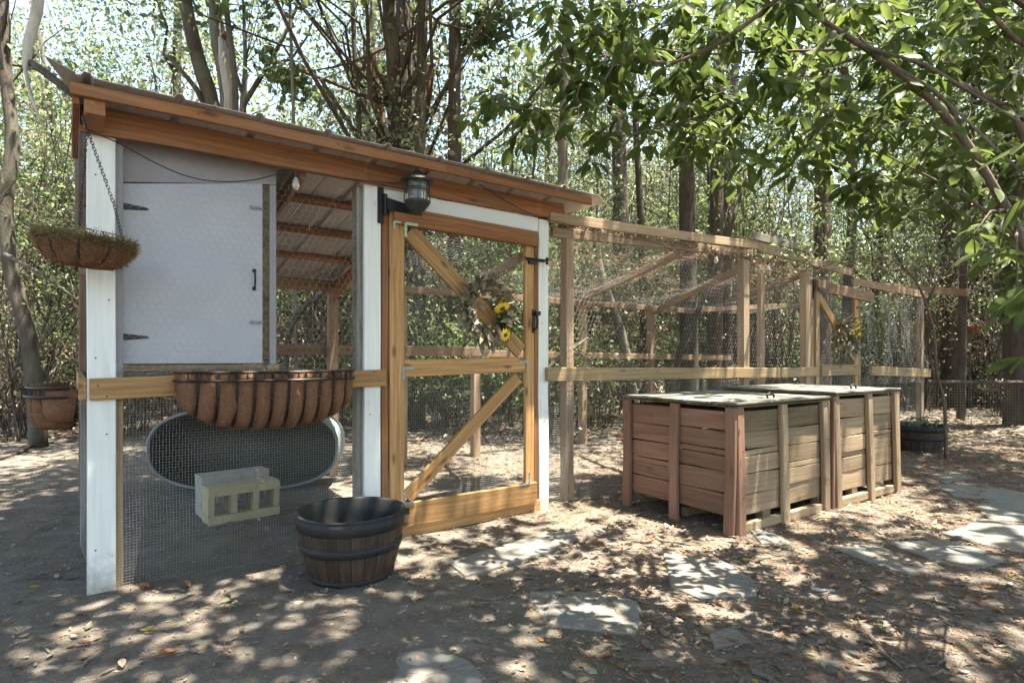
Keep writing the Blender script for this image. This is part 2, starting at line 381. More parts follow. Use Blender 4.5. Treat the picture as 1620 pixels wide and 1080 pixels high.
def crown_mesh(name, nclump, per, rx, rz, z0, size, mats, seed, spread=.55, hollow=.35, probs=None):
    g = np.random.default_rng(seed); C = []
    u = g.normal(size=(nclump, 3)); u /= np.linalg.norm(u, axis=1, keepdims=True); rad = hollow+(1-hollow)*g.random(nclump)**.6
    cc = u*rad[:, None]*np.array([rx, rx, rz])*(1+.25*g.normal(size=(nclump, 1)))
    SZ = []; MI = []
    for c in cc:
        k = int(per*(.35+1.3*g.random())); sp = spread*(.5+1.0*g.random()); zz = g.uniform(.7, 1.35)
        st = g.normal(size=3)*.35*spread; f_ = g.random((k, 1))*2-1
        C.append(c+g.normal(size=(k, 3))*np.array([sp, sp, sp*.5])+st*f_*2.2)
        SZ.append(np.full(k, size*zz)); m0 = g.choice(len(mats), p=probs)
        MI.append(np.where(g.random(k) < .78, m0, g.choice(len(mats), k, p=probs)))
    C = np.concatenate(C); C[:, 2] += z0; SZ = np.concatenate(SZ); MI = np.concatenate(MI)
    ok = C[:, 2] > .1; C = C[ok]; SZ = SZ[ok]; MI = MI[ok]
    V, Fc = leaf_mesh_arrays(C, SZ, g=g); mi = np.concatenate([MI, MI])
    return mesh_np(name, V, Fc, mats, mi), cc+np.array([0, 0, z0])
def limb_path(a, b, n=5, wob=.12, sag=0):
    a = Vector(a); b = Vector(b); L = (b-a).length; pts = []
    for i in range(n+1):
        f = i/n; p = a.lerp(b, f); k = math.sin(f*math.pi)*wob*L
        pts.append(p+Vector((R.gauss(0, 1)*k*.5, R.gauss(0, 1)*k*.5, R.gauss(0, .6)*k*.5 + sag*math.sin(f*math.pi)*L)))
    return pts
def trunk_mb(h, r, lean=(0, 0), wob=.05, n=9, top=.35, sides=9):
    pts = []; rad = []; ox = R.uniform(0, 9)
    for i in range(n+1):
        f = i/n; pts.append((lean[0]*f*f+math.sin(f*5+ox)*wob*h*.3*f, lean[1]*f*f+math.cos(f*4+ox)*wob*h*.3*f, -.2+f*(h+.2)))
        rad.append(r*(1-(1-top)*f)*(1.35 if i == 0 else 1))
    return pts, rad
def tree_proto(name, h, r, cr, cz, crz, size, mats, barkm, seed, nclump=46, per=120, label=None, cat='tree', group=None, spread=.55, probs=None, nlimb=12, lean=(0, 0)):
    e = empty(name, Matrix.Identity(4), label, cat, group)
    pts, rad = trunk_mb(h, r, lean); mb = MB(); mb.tube(pts, rad, 9, rough=.12)
    mb.build('trunk', barkm, e, smooth=True)
    me, cc = crown_mesh('crown', nclump, per, cr, crz, cz, size, mats, seed, spread, probs=probs)
    lm = MB(); idx = list(range(len(cc))); R.shuffle(idx)
    for i in idx[:nlimb]:
        c = Vector(cc[i]); f = max(.25, min(.95, (c.z-1.2)/h)); k = int(f*9); a = Vector(pts[k])
        P = limb_path(a, c, 5, .1); rr = rad[k]*.42; lm.tube(P, [rr*(1-.85*j/5) for j in range(6)], 5, rough=.1)
        for _ in range(2):
            b = P[3]; e2 = Vector(cc[idx[R.randrange(len(idx))]]); e2 = b+(e2-b)*.35; lm.tube(limb_path(b, e2, 3, .12), [rr*.35, rr*.25, rr*.15, rr*.06], 4)
    lm.build('branch', barkm, e, smooth=True)
    obj('crown', me, e)
    return e
def place(proto, x, y, rz, s=1.0, first=False, label=None, group=None, sz=None):
    M = Matrix.Translation((x, y, gzf(x, y)-.03)) @ Matrix.Rotation(rz, 4, 'Z') @ Matrix.Diagonal((s, s, sz or s, 1))
    if first:
        c = proto; old = MW[c]
        for k in c.children:
            MW[k] = M @ old.inverted() @ MW[k]
        MW[c] = M; c.matrix_basis = M
    else: c = copy_tree(proto, M)
    if label: c['label'] = label
    if group: c['group'] = group
    return c

G_TREES = 'trees standing in the woods behind the enclosure'
tall = [
 tree_proto('forest_tree', 11, .15, 2.7, 7.2, 3.6, .10, [L_for, L_light, L_olive], B_dark, 1, 66, 220, 'x', 'tree', G_TREES, probs=[.45, .25, .3]),
 tree_proto('forest_tree', 13, .20, 3.0, 8.4, 4.6, .10, [L_light, L_for, L_olive], B_dark, 2, 70, 220, 'x', 'tree', G_TREES, probs=[.45, .25, .3]),
 tree_proto('forest_tree', 9, .10, 2.3, 6.0, 3.0, .095, [L_light, L_for], B_dark, 3, 56, 220, 'x', 'tree', G_TREES, probs=[.6, .4], lean=(1.0, .3)),
 tree_proto('pine_tree', 15, .24, 2.4, 11.5, 3.2, .13, [L_olive, L_for], B_pine, 4, 34, 130, 'x', 'tree', G_TREES, probs=[.5, .5]),
]
slim = [
 tree_proto('slender_tree', 7.5, .05, 1.5, 4.4, 2.2, .08, [L_light, L_for], B_dark, 5, 34, 130, 'x', 'tree', 'slender trees among the woods', .42, [.6, .4], 10, (.5, .2)),
 tree_proto('slender_tree', 6.5, .04, 1.3, 4.0, 1.9, .08, [L_for, L_olive], B_dark, 6, 32, 120, 'x', 'tree', 'slender trees among the woods', .42, [.6, .4], 10, (-.7, .1)),
]
def shrub_proto(name, hh, rr, size, mats, barkm, seed, nclump, per, stems, cat='shrub', probs=None, spread=.28, group=None):
    e = empty(name, Matrix.Identity(4), 'x', cat, group); mb = MB()
    for i in range(stems):
        a = R.uniform(0, 6.28); q = R.uniform(.2, 1)*rr; b = (math.cos(a)*q, math.sin(a)*q, hh*R.uniform(.6, 1.15))
        P = limb_path((math.cos(a)*q*.3, math.sin(a)*q*.3, -.1), b, 5, .12); r0 = R.uniform(.006, .018)
        mb.tube(P, [r0*(1-.7*j/5) for j in range(6)], 4)
    mb.build('stem', barkm, e)
    me, _ = crown_mesh('foliage', nclump, per, rr, hh*.5, hh*.55, size, mats, seed, spread, .2, probs)
    obj('foliage', me, e); return e
G_SH = 'shrubs of the forest undergrowth'
shr = [
 shrub_proto('leafy_shrub', 2.2, 1.1, .07, [L_light, L_for], B_dark, 21, 32, 130, 16, probs=[.6, .4], group=G_SH),
 shrub_proto('leafy_shrub', 3.2, 1.2, .072, [L_for, L_olive, L_light], B_dark, 22, 36, 130, 16, probs=[.4, .3, .3], group=G_SH),
 shrub_proto('twiggy_shrub', 1.6, 1.0, .075, [L_brown, L_olive, L_pale], B_grey, 23, 26, 60, 40, probs=[.5, .3, .2], group=G_SH),
 shrub_proto('bare_thicket', 2.6, 1.1, .065, [L_brown, L_olive], B_twig, 24, 34, 55, 75, probs=[.6, .4], group=G_SH),
 shrub_proto('tall_brush', 6.2, 1.5, .075, [L_olive, L_brown, L_light], B_dark, 25, 44, 55, 46, probs=[.45, .25, .3], group=G_SH, spread=.4),
 shrub_proto('tall_brush', 4.6, 1.3, .07, [L_light, L_olive, L_brown], B_dark, 26, 36, 60, 40, probs=[.5, .3, .2], group=G_SH, spread=.35),
]
LBL = {'forest_tree': 'leafy broadleaf tree among the dense woods behind the wire enclosure',
       'pine_tree': 'tall straight pine with high sparse crown in the woods behind',
       'slender_tree': 'slender young tree with thin stem among the woods behind',
       'leafy_shrub': 'green leafy shrub in the undergrowth of the woods',
       'twiggy_shrub': 'low brown twiggy shrub on the forest floor',
       'tall_brush': 'tall tangled brush with many thin stems and sparse leaves in the woods',
       'bare_thicket': 'thicket of bare upright stems on the forest floor'}
used = set()
def put(p, x, y, s, sz=None):
    first = p not in used; used.add(p)
    nm = p.name.split('.')[0]
    grp = {'forest_tree': 'broadleaf trees in the woods', 'pine_tree': 'pines in the woods', 'slender_tree': 'slender trees in the woods',
           'leafy_shrub': 'green shrubs in the undergrowth', 'twiggy_shrub': 'brown shrubs on the forest floor', 'bare_thicket': 'bare thickets on the forest floor', 'tall_brush': 'tall tangled brush in the woods'}[nm]
    return place(p, x, y, R.uniform(0, 6.28), s, first, LBL[nm], grp, sz)
def in_run(x, y, m=.6):
    v = CM.inverted() @ Vector((x, y, 0)); return -1.2 < v.x < 14 and -m-3 < v.y < 2.6+m
def scatter(protos, n, y0, y1, x_edge, smin, smax, mind, wts=None, pts=None, pw=1.0):
    pts = [] if pts is None else pts; k = 0; tries = 0
    while k < n and tries < n*60:
        tries += 1
        y = y0+(y1-y0)*R.random()**pw; x = R.uniform(-1, 1)*(x_edge*y+2)
        if in_run(x, y) or any((x-a)**2+(y-b)**2 < mind*mind for a, b in pts): continue
        pts.append((x, y)); k += 1
        p = R.choices(protos, wts)[0] if wts else R.choice(protos)
        put(p, x, y, R.uniform(smin, smax))
    return pts
P1 = scatter(tall, 34, 15, 44, .95, .85, 1.3, 2.0, [3, 3, 3, 1.3])
P2 = scatter(slim, 58, 9.5, 26, .95, .8, 1.25, 1.0)
P3 = scatter(shr, 124, 9.3, 21, .95, .75, 1.2, 1.0, [2.2, 2.2, 2.2, 3.6, 2.2, 2.2])
P4 = scatter(shr[:2]+shr[4:], 76, 14, 36, .95, 1.3, 2.1, 1.3)
# far wood behind everything, one mass
def far_wood():
    g = np.random.default_rng(66); n = 42000; nc = 420; a = g.uniform(-.95, .95, nc); r_ = g.uniform(40, 62, nc); hc = g.uniform(0, 1, nc)**.8*(13+5*np.sin(a*9)+3*np.sin(a*23))
    c = np.stack([r_*np.sin(a), r_*np.cos(a), hc+1], 1); k = g.integers(0, nc, n); C = c[k]+g.normal(size=(n, 3))*np.array([2.0, 2.0, 1.3])
    C = C[C[:, 2] > 0]; V, Fc = leaf_mesh_arrays(C, .55, g=g); n = len(C); mi = np.tile(g.choice(3, n, p=[.45, .3, .25]), 2)
    tag(obj('far_woods', mesh_np('far_woods', V, Fc, [L_for, L_olive, L_light], mi)), 'far woods closing the view behind all the trees', 'woods', None, 'stuff')
far_wood()
# canopy round the clearing, overhead and behind the viewer: trunks stand outside the clearing and lean in over it
def shade_tree(name, seed, off, nclump, per):
    e = empty(name, Matrix.Identity(4), 'x', 'tree'); cz = 8.4
    pts = [(off*f**2.2*.75, math.sin(f*5+seed)*.15, -.2+f*8.0) for f in np.linspace(0, 1, 10)]; rad = [.27*(1-.6*f) for f in np.linspace(0, 1, 10)]
    mb = MB(); mb.tube(pts, rad, 10, rough=.12); mb.build('trunk', B_dark, e, smooth=True)
    me, cc = crown_mesh('crown', nclump, per, 4.6, 2.0, cz, .19, [L_for, L_light], seed, .46, .15, [.6, .4])
    V = np.empty(len(me.vertices)*3, np.float32); me.vertices.foreach_get('co', V); V = V.reshape(-1, 3); V[:, 0] += off; me.vertices.foreach_set('co', V.ravel())
    lm = MB()
    for c in cc[:34]:
        c = Vector(c)+Vector((off, 0, 0)); k = R.choice((5, 6, 7, 8, 9)); P = limb_path(pts[k], c, 5, .1); rr = rad[k]*.28
        lm.tube(P, [rr*(1-.85*j/5) for j in range(6)], 5, rough=.1)
        b = P[3]; lm.tube(limb_path(b, b+(Vector(cc[R.randrange(len(cc))])+Vector((off, 0, 0))-b)*.3, 3, .12), [rr*.35, rr*.25, rr*.15, rr*.06], 4)
    lm.build('branch', B_dark, e, smooth=True); obj('crown', me, e); return e
oaks = [shade_tree('shade_tree', 91, 4.0, 30, 380), shade_tree('shade_tree', 92, 3.2, 62, 380), shade_tree('shade_tree', 97, 4.4, 17, 460)]
LBL['shade_tree'] = 'broad shade tree leaning in over the clearing'
for k_, (x, y, rz, s, i) in enumerate(((3.9, -1.5, 1.55, 1.0, 2), (-2.0, -2.2, 1.65, 1.0, 1), (9.6, -1.2, 1.75, 1.0, 2), (-7.4, 3.6, .1, 1.0, 0), (13.0, 6.0, 3.0, 1.0, 0), (10.0, 6.3, 3.14, 1.0, 2), (-2.3, 12.7, -1.55, 1.0, 0), (1.2, -5.2, 1.2, 1.0, 1))):
    place(oaks[i], x, y, rz, s, oaks[i] not in used, LBL['shade_tree'], 'broad shade trees round the clearing'); used.add(oaks[i])
for (x, y, i, s) in ((11.9, 1.2, 0, 1.05), (14.6, 7.2, 1, .95), (-10.6, 8.4, 1, 1), (6.6, 17.6, 0, 1.0)):
    put(tall[i], x, y, s)

# ------------------------------------------------------------------ named trees seen over and through the enclosure
def path_tree(name, label, pts, radii, barkm, cat='tree', extra=(), crown=None, wob=.0, sides=10):
    """pts world points root first"""
    base = Vector(pts[0]); M = Matrix.Translation(base); e = empty(name, M, label, cat)
    # smooth the path
    P = [Vector(p)-base for p in pts]; Q = []; r = []
    for i in range(len(P)-1):
        for k in range(4):
            f = k/4; a = P[max(i-1, 0)]; b = P[i]; c = P[i+1]; d = P[min(i+2, len(P)-1)]
            Q.append(.5*((2*b)+(-a+c)*f+(2*a-5*b+4*c-d)*f*f+(-a+3*b-3*c+d)*f**3)); r.append(radii[i]*(1-f)+radii[i+1]*f)
    Q.append(P[-1]); r.append(radii[-1])
    mb = MB(); mb.tube(Q, r, sides, rough=.14); mb.build('trunk', barkm, e, smooth=True)
    for (ps, rs, bm) in extra:
        q = [Vector(p)-base for p in ps]; m = MB(); m.tube(q, rs, 7, rough=.15); m.build('branch', bm, e, smooth=True)
    if crown:
        for (c, cr, crz, sz, mats, sd_, ncl, per) in crown:
            me, cc = crown_mesh('crown', ncl, per, cr, crz, 0, sz, mats, sd_, min(.55, cr*.28)); c = Vector(c)-base
            V = np.empty(len(me.vertices)*3, np.float32); me.vertices.foreach_get('co', V); V = V.reshape(-1, 3)+np.array(c, np.float32); me.vertices.foreach_set('co', V.ravel())
            obj('crown', me, e)
            lm = MB()
            for k in cc[:14]:
                tgt = Vector(k)+c; a = Q[int(len(Q)*R.uniform(.7, .98))]; lm.tube(limb_path(a, tgt, 4, .1), [radii[-1]*.5, radii[-1]*.4, radii[-1]*.3, radii[-1]*.2, .006], 5)
            lm.build('fine_branches', barkm, e)['kind'] = 'stuff'
    return e
def g0(px, Y): p = at(px, HY, Y); return Vector((p.x, Y, gzf(p.x, Y)-.1))
Y = 9.5
path_tree('forest_tree', 'dark curved trunk rising behind the left half of the coop roof',
  [g0(352, Y), at(350, 420, Y), at(342, 200, Y), at(312, 90, Y), at(288, -20, Y), at(262, -160, Y), at(250, -330, Y)], [.14, .13, .115, .11, .10, .09, .05], B_dark,
  extra=[([at(336, 190, Y), at(310, 140, Y-.1), at(285, 110, Y-.2), at(262, 85, Y-.1)], [.05, .04, .035, .03], B_dark)],
  crown=[(at(230, -300, Y), 2.2, 1.7, .11, [L_for, L_light], 31, 26, 110)])
path_tree('forest_tree', 'pale torn barked trunk beside the dark curved trunk behind the coop roof',
  [g0(360, 10.4), at(362, 300, 10.4), at(358, 150, 10.4), at(345, 70, 10.4), at(340, 20, 10.4), at(330, -180, 10.4)], [.13, .12, .115, .12, .10, .07], B_grey,
  extra=[([at(363, 210, 10.3), at(366, 150, 10.27), at(356, 95, 10.28), at(350, 60, 10.3)], [.09, .13, .11, .05], B_pale), ([at(352, 60, 10.3), at(372, 40, 10.2), at(358, 28, 10.25)], [.05, .03, .02], B_red)],
  crown=[(at(360, -280, 10.4), 2.2, 1.8, .11, [L_for, L_light], 32, 22, 110)])
path_tree('slender_tree', 'thin straight grey trunk right of the pale torn trunk',
  [g0(372, 9.9), at(372, 250, 9.9), at(372, 140, 9.9), at(364, 60, 9.9), at(350, -60, 9.9), at(345, -250, 9.9)], [.06, .055, .05, .05, .04, .02], B_grey,
  crown=[(at(420, -60, 10.2), 1.7, 1.3, .10, [L_olive, L_for], 33, 18, 90)])
path_tree('forked_tree', 'grey forked tree with bare spreading branches above the coop roof',
  [g0(388, 11), at(388, 260, 11), at(384, 180, 11), at(388, 100, 11), at(384, -20, 11)], [.09, .07, .065, .04, .02], B_grey,
  extra=[([at(386, 165, 11), at(420, 110, 11), at(448, 60, 11.2), at(470, 10, 11.3), at(480, -40, 11.4)], [.05, .045, .035, .03, .02], B_grey),
         ([at(384, 150, 11), at(365, 90, 10.8), at(350, 30, 10.7), at(345, -20, 10.7)], [.035, .03, .02, .015], B_grey),
         ([at(430, 100, 11), at(460, 95, 11), at(485, 60, 11), at(500, 20, 11)], [.03, .025, .02, .012], B_grey)],
  crown=[(at(440, -60, 11.2), 2.0, 1.3, .10, [L_olive, L_light], 34, 20, 80)])
path_tree('tree', 'thick tall trunk with a snapped hooked branch behind the gate lantern',
  [g0(640, 12), at(640, 400, 12), at(641, 200, 12), at(637, 60, 12), at(636, -60, 12), at(632, -300, 12)], [.21, .19, .18, .17, .16, .12], B_pine,
  extra=[([at(648, 135, 11.9), at(668, 118, 11.7), at(682, 104, 11.6), at(678, 150, 11.6), at(668, 200, 11.65), at(646, 236, 11.7)], [.09, .08, .085, .075, .07, .04], B_red)],
  crown=[(at(640, -330, 12), 2.8, 2.0, .12, [L_for, L_light], 35, 34, 120)])
path_tree('snapped_tree', 'snapped reddish trunk with splintered top left of the thick trunk',
  [g0(604, 11.4), at(604, 300, 11.4), at(602, 180, 11.4), at(594, 140, 11.4), at(592, 75, 11.4)], [.10, .09, .075, .10, .02], B_red)
path_tree('slender_tree', 'slim dark trunk forking upward left of the snapped trunk',
  [g0(566, 10.6), at(568, 300, 10.6), at(566, 150, 10.6), at(560, 60, 10.6), at(556, -60, 10.6), at(550, -200, 10.6)], [.06, .055, .05, .045, .04, .03], B_dark,
  extra=[([at(566, 140, 10.6), at(580, 90, 10.6), at(586, 30, 10.7), at(590, -60, 10.8)], [.035, .03, .025, .015], B_dark)],
  crown=[(at(560, -120, 10.7), 1.8, 1.3, .10, [L_for, L_light], 36, 20, 100)])
path_tree('tree', 'leaning mossy trunk at the left edge behind the hanging basket',
  [g0(62, 8.6), at(46, 540, 8.6), at(20, 440, 8.6), at(8, 330, 8.6), at(20, 230, 8.7), at(8, 100, 8.8), at(4, -100, 9)], [.12, .105, .10, .10, .09, .08, .05], B_dark,
  extra=[([at(4, 400, 8.3), at(60, 430, 8.0), at(128, 478, 7.7)], [.03, .022, .012], B_dark)],
  crown=[(at(-20, -60, 9.2), 2.2, 1.6, .10, [L_light, L_for], 37, 26, 120)])
path_tree('tree', 'pale slim upright trunk behind the overhanging leaves over the run',
  [g0(1150, 13), at(1152, 300, 13), at(1160, 150, 13), at(1166, 60, 13), at(1170, -100, 13)], [.12, .10, .085, .08, .05], B_grey,
  crown=[(at(1170, -160, 13), 2.6, 1.9, .12, [L_light, L_for], 38, 30, 120)])
path_tree('tree', 'ivy clad trunk at the right edge beside the wire garden fence',
  [g0(1612, 10.8), at(1610, 560, 10.8), at(1602, 400, 10.8), at(1606, 250, 10.8), at(1600, 50, 10.8)], [.24, .21, .19, .17, .12], B_dark,
  crown=[(at(1606, 520, 10.6), .32, 1.3, .08, [L_for, L_light], 39, 26, 60), (at(1600, 60, 10.8), 2.5, 1.8, .11, [L_light, L_for], 40, 30, 120)])
for k, (px, yy, r_, lab) in enumerate(((661, 10.5, .115, 'straight dark trunk seen just inside the gate frame'), (718, 11.0, .14, 'thick dark trunk seen through the gate above the wreath'),
      (886, 9.8, .085, 'straight trunk seen right behind the second white post'), (1092, 11.5, .16, 'stout grey trunk seen behind the slanted run rafters'),
      (1130, 12.6, .14, 'dark trunk right of the stout grey trunk behind the rafters'), (470, 9.6, .03, 'thin stem seen through the open bay right of the hutch'),
      (1505, 13.5, .2, 'brown trunk behind the small hanging basket by the wire fence'), (1300, 12.5, .17, 'trunk rising behind the small second gate'), (1575, 15, .18, 'brown trunk just left of the ivy clad trunk'))):
    lx = R.uniform(-14, 14)
    path_tree('tree', lab, [g0(px, yy), at(px+lx*.3, 420, yy), at(px+lx*.5, 200, yy), at(px+lx, 0, yy), at(px+lx, -260, yy)], [r_*1.15, r_, r_*.9, r_*.8, r_*.5], (B_dark, B_pine, B_grey)[k % 3],
      crown=[(at(px, -200, yy), 2.3, 1.7, .11, [L_light, L_for], 50+k, 24, 110)])
path_tree('leaning_tree', 'bare trunk leaning left behind the run and its rear rail', [g0(1012, 10.6), at(990, 560, 10.6), at(975, 500, 10.6), at(950, 430, 10.6), at(935, 300, 10.8)], [.10, .085, .08, .07, .04], B_grey)
path_tree('leaning_tree', 'dark thin trunk leaning right behind the middle of the run', [g0(1050, 10), at(1075, 560, 10), at(1105, 490, 10), at(1150, 380, 10.2), at(1185, 260, 10.6)], [.07, .055, .05, .04, .02], B_dark)
path_tree('leaning_tree', 'bent bare stem seen through the bay below the roof battens', [g0(447, 9.2), at(455, 540, 9.2), at(478, 490, 9.2), at(510, 465, 9.3), at(560, 430, 9.6)], [.05, .045, .04, .03, .015], B_dark)
path_tree('broadleaf_tree', 'bright leafy tree standing behind the far half of the run',
  [g0(1335, 9.6), at(1340, 480, 9.6), at(1350, 300, 9.6), at(1340, 150, 9.6), at(1320, -60, 9.6)], [.09, .08, .07, .06, .04], B_dark,
  crown=[(at(1290, 235, 9.2), 1.9, 1.0, .095, [L_light, L_for], 81, 44, 120), (at(1180, 130, 9.6), 1.7, .9, .095, [L_light, L_for], 82, 30, 120), (at(1420, 60, 9.4), 2.2, 1.3, .10, [L_light, L_for], 83, 44, 130)])
path_tree('broadleaf_tree', 'bright leafy tree behind the wire garden fence near the ivy clad trunk',
  [g0(1520, 11.6), at(1525, 420, 11.4), at(1535, 250, 11.2), at(1545, 0, 11)], [.08, .07, .06, .03], B_dark,
  crown=[(at(1530, 300, 11), 2.0, 1.1, .095, [L_light, L_for], 84, 44, 110), (at(1600, 120, 10.4), 2.0, 1.4, .10, [L_light, L_for], 85, 40, 120)])
path_tree('broadleaf_tree', 'leafy tree with hanging sprays above the middle of the run',
  [g0(1020, 12.5), at(1016, 400, 12.5), at(1006, 200, 12.5), at(1000, 0, 12.5)], [.09, .08, .07, .04], B_dark,
  crown=[(at(1000, 230, 12.2), 2.2, 1.3, .095, [L_light, L_olive], 86, 44, 120), (at(860, 120, 12.8), 2.2, 1.4, .095, [L_light, L_for], 87, 36, 120)])
# dead limb touching the roof corner
dl = empty('dead_limb', Matrix.Translation(at(60, 100, 3.6)), 'pale dead limb hanging beside the left corner of the coop roof', 'branch')
b0 = MW[dl].translation
m = MB(); m.tube([at(66, -60, 3.7)-b0, at(58, 20, 3.65)-b0, at(44, 70, 3.6)-b0, at(42, 110, 3.6)-b0], [.035, .03, .026, .02], 8, rough=.1)
m.tube([at(44, 70, 3.6)-b0, at(40, 110, 3.57)-b0, at(48, 150, 3.55)-b0, at(66, 198, 3.5)-b0], [.014, .011, .009, .004], 6); m.build('pale_limb', B_pale, dl, smooth=True)
m = MB(); m.tube([at(50, 100, 3.6)-b0, at(75, 118, 3.57)-b0, at(100, 138, 3.52)-b0, at(122, 158, 3.5)-b0], [.022, .024, .022, .014], 7, rough=.1); m.build('dark_stub', B_dark, dl, smooth=True)

# ------------------------------------------------------------------ the coop
coop = empty('chicken_coop', CM, 'lean-to chicken coop with white posts, orange beams and metal roof', 'chicken coop')
def roofz(d): return 2.695-.183*(d+.25)
TB = tt(655, -.05)                   # joint of the header beams
T1, T2 = tt(575), tt(607)            # second white post
T3, T4 = tt(848), tt(872)            # third white post
TE = tt(934, -.25)
RD = 2.55
def B(name, p0, p1, wd, th, m, n=(0, 1, 0), par=None, **k): return board(name, p0, p1, wd, th, m, par or coop, n, **k)
def vpost(name, t0, t1, z0, z1, m, d=0., th=.04, par=None, **k):
    return B(name, ((t0+t1)/2, d+th/2, z0), ((t0+t1)/2, d+th/2, z1), t1-t0, th, m, par=par, **k)
vpost('white_post', 0, .131, -.05, 2.52, M_wpost, segs=4, warp=.002)
vpost('white_post', T1+.01, T2-.02, -.05, 2.52, M_wpost, segs=5, warp=.006)
vpost('white_post', T3+.03, T4-.03, -.05, 2.50, M_wpost, segs=5, warp=.008)
vpost('backing_post', .115, .170, -.05, 1.06, W_rail, d=.045, th=.09); vpost('backing_post', .115, .170, 1.064, 2.5, M_wall, d=.045, th=.09)
vpost('backing_post', T1-.03, T1+.03, -.05, 2.52, W_old, d=.045, th=.09)
vpost('jamb', T2-.015, T2+.035, .0, 2.39, W_beam, d=.0, th=.09)
vpost('jamb', T3-.02, T3+.025, .0, 2.385, W_beam, d=.0, th=.09)
vpost('rear_post', -.02, .07, -.05, 2.1, W_inner, d=RD, th=.09)
for px in (524, ):
    t = tt(px, RD); vpost('rear_post', t-.05, t+.05, -.05, 2.13, W_inner, d=RD-.09, th=.09)
# header and fascia
B('header_beam', (-.03, -.03, 2.585), (TB, -.03, 2.60), .145, .038, W_beam, warp=.004, segs=4)
B('header_beam', (TB+.004, -.012, 2.59), (TE-.12, -.012, 2.59), .14, .038, W_beam, warp=.004, segs=4)
B('fascia_board', (-.07, -.255, 2.655), (2.1, -.255, 2.66), .062, .032, W_beam, warp=.004, segs=4)
B('fascia_board', (2.103, -.255, 2.66), (TE, -.255, 2.655), .062, .032, W_beam, warp=.004, segs=4)
B('rafter_tail', (.03, -.24, 2.60), (.03, -.05, 2.575), .11, .09, W_beam, n=(1, 0, 0))
B('corner_board', (-.05, -.22, 2.64), (-.05, .30, 2.50), .11, .03, W_beam, n=(1, 0, 0))
B('white_header_board', (T2-.018, .018, 2.455), (T3+.028, .018, 2.45), .12, .028, M_white)
B('end_board', (TE-.12, -.03, 2.60), (TE-.12, .6, 2.50), .12, .035, W_beam, n=(1, 0, 0))
# roof sheets
def roof_sheet(t0, t1, d0, d1):
    mb = MB(); xs = []; z = []; x = t0; nr = int(round((t1-t0)/.375)); st = (t1-t0)/max(1, nr)
    for i in range(nr):
        a = t0+i*st
        for dx, h in ((0, 0), (.02, 0), (.035, .022), (.06, .022), (.075, 0), (st*.5, 0), (st*.5+.015, .005), (st*.5+.03, 0)): xs.append(a+dx); z.append(h)
    xs.append(t1); z.append(0); dz = np.linspace(d0, d1, 4); vs = []
    for s in (0, .003):
        for d in dz:
            for a, h in zip(xs, z): vs.append((a, d, roofz(d)+h+s+.004))
    n = len(xs); m = len(dz); fs = []
    for s in (0, 1):
        for j in range(m-1):
            for i in range(n-1):
                q = s*n*m+j*n+i; f = (q, q+1, q+n+1, q+n); fs.append(f if s else f[::-1])
    for i in range(n-1): fs += [(i, i+1, n*m+i+1, n*m+i), ((m-1)*n+i+1, (m-1)*n+i, n*m+(m-1)*n+i, n*m+(m-1)*n+i+1)]
    for j in range(m-1): fs += [((j+1)*n, j*n, n*m+j*n, n*m+(j+1)*n), (j*n+n-1, (j+1)*n+n-1, n*m+(j+1)*n+n-1, n*m+j*n+n-1)]
    mb.add(vs, fs); mb.build('roof_sheet', M_roof, coop)
roof_sheet(-.05, .77, -.30, 2.7); roof_sheet(.772, 1.58, -.30, 2.7); roof_sheet(1.582, 2.38, -.30, 2.7)
roof_sheet(2.382, 3.15, -.30, .62); roof_sheet(3.152, TE+.06, -.30, .62)
m = MB(); c = [(-.05, -.30), (-.17, -.38), (-.05, -.08)]; vs = [(x, y, roofz(y)+.012+h) for h in (0, .004) for x, y in c]
m.add(vs, [(0, 1, 2), (5, 4, 3), (0, 3, 4, 1), (1, 4, 5, 2), (2, 5, 3, 0)]); m.build('bent_roof_corner', M_roof, coop)
m = MB(); c = [(TE+.06, -.30), (TE+.22, -.20), (TE+.06, .10)]; vs = [(x, y, roofz(y)+.004+h) for h in (0, .004) for x, y in c]
m.add(vs, [(0, 2, 1), (3, 4, 5), (0, 1, 4, 3), (1, 2, 5, 4), (2, 0, 3, 5)]); m.build('bent_roof_corner', M_roof, coop)
for d in (.62, 1.22, 1.86): B('purlin', (.0, d, roofz(d)-.022), (2.36, d, roofz(d)-.022), .075, .04, W_beam, n=(0, .18, 1))
B('rear_beam', (-.02, RD, 2.10), (2.40, RD, 2.10), .13, .04, W_inner)
B('rafter', (2.30, .04, roofz(.04)-.09), (2.30, RD-.05, roofz(RD-.05)-.09), .12, .04, W_inner, n=(1, 0, 0))
B('rafter', (1.17, .05, roofz(.05)-.09), (1.17, RD-.05, roofz(RD-.05)-.09), .12, .04, W_inner, n=(1, 0, 0))
a = tz(522, 440, RD-.1); B('rafter_brace', (a[0]+.02, RD-.12, 1.95), (a[0]+.02, 1.55, 2.30), .085, .04, W_beam, n=(1, 0, 0))
B('rear_rail', (-.0, RD+.02, 1.40), (4.3, RD+.02, 1.38), .12, .04, W_inner)
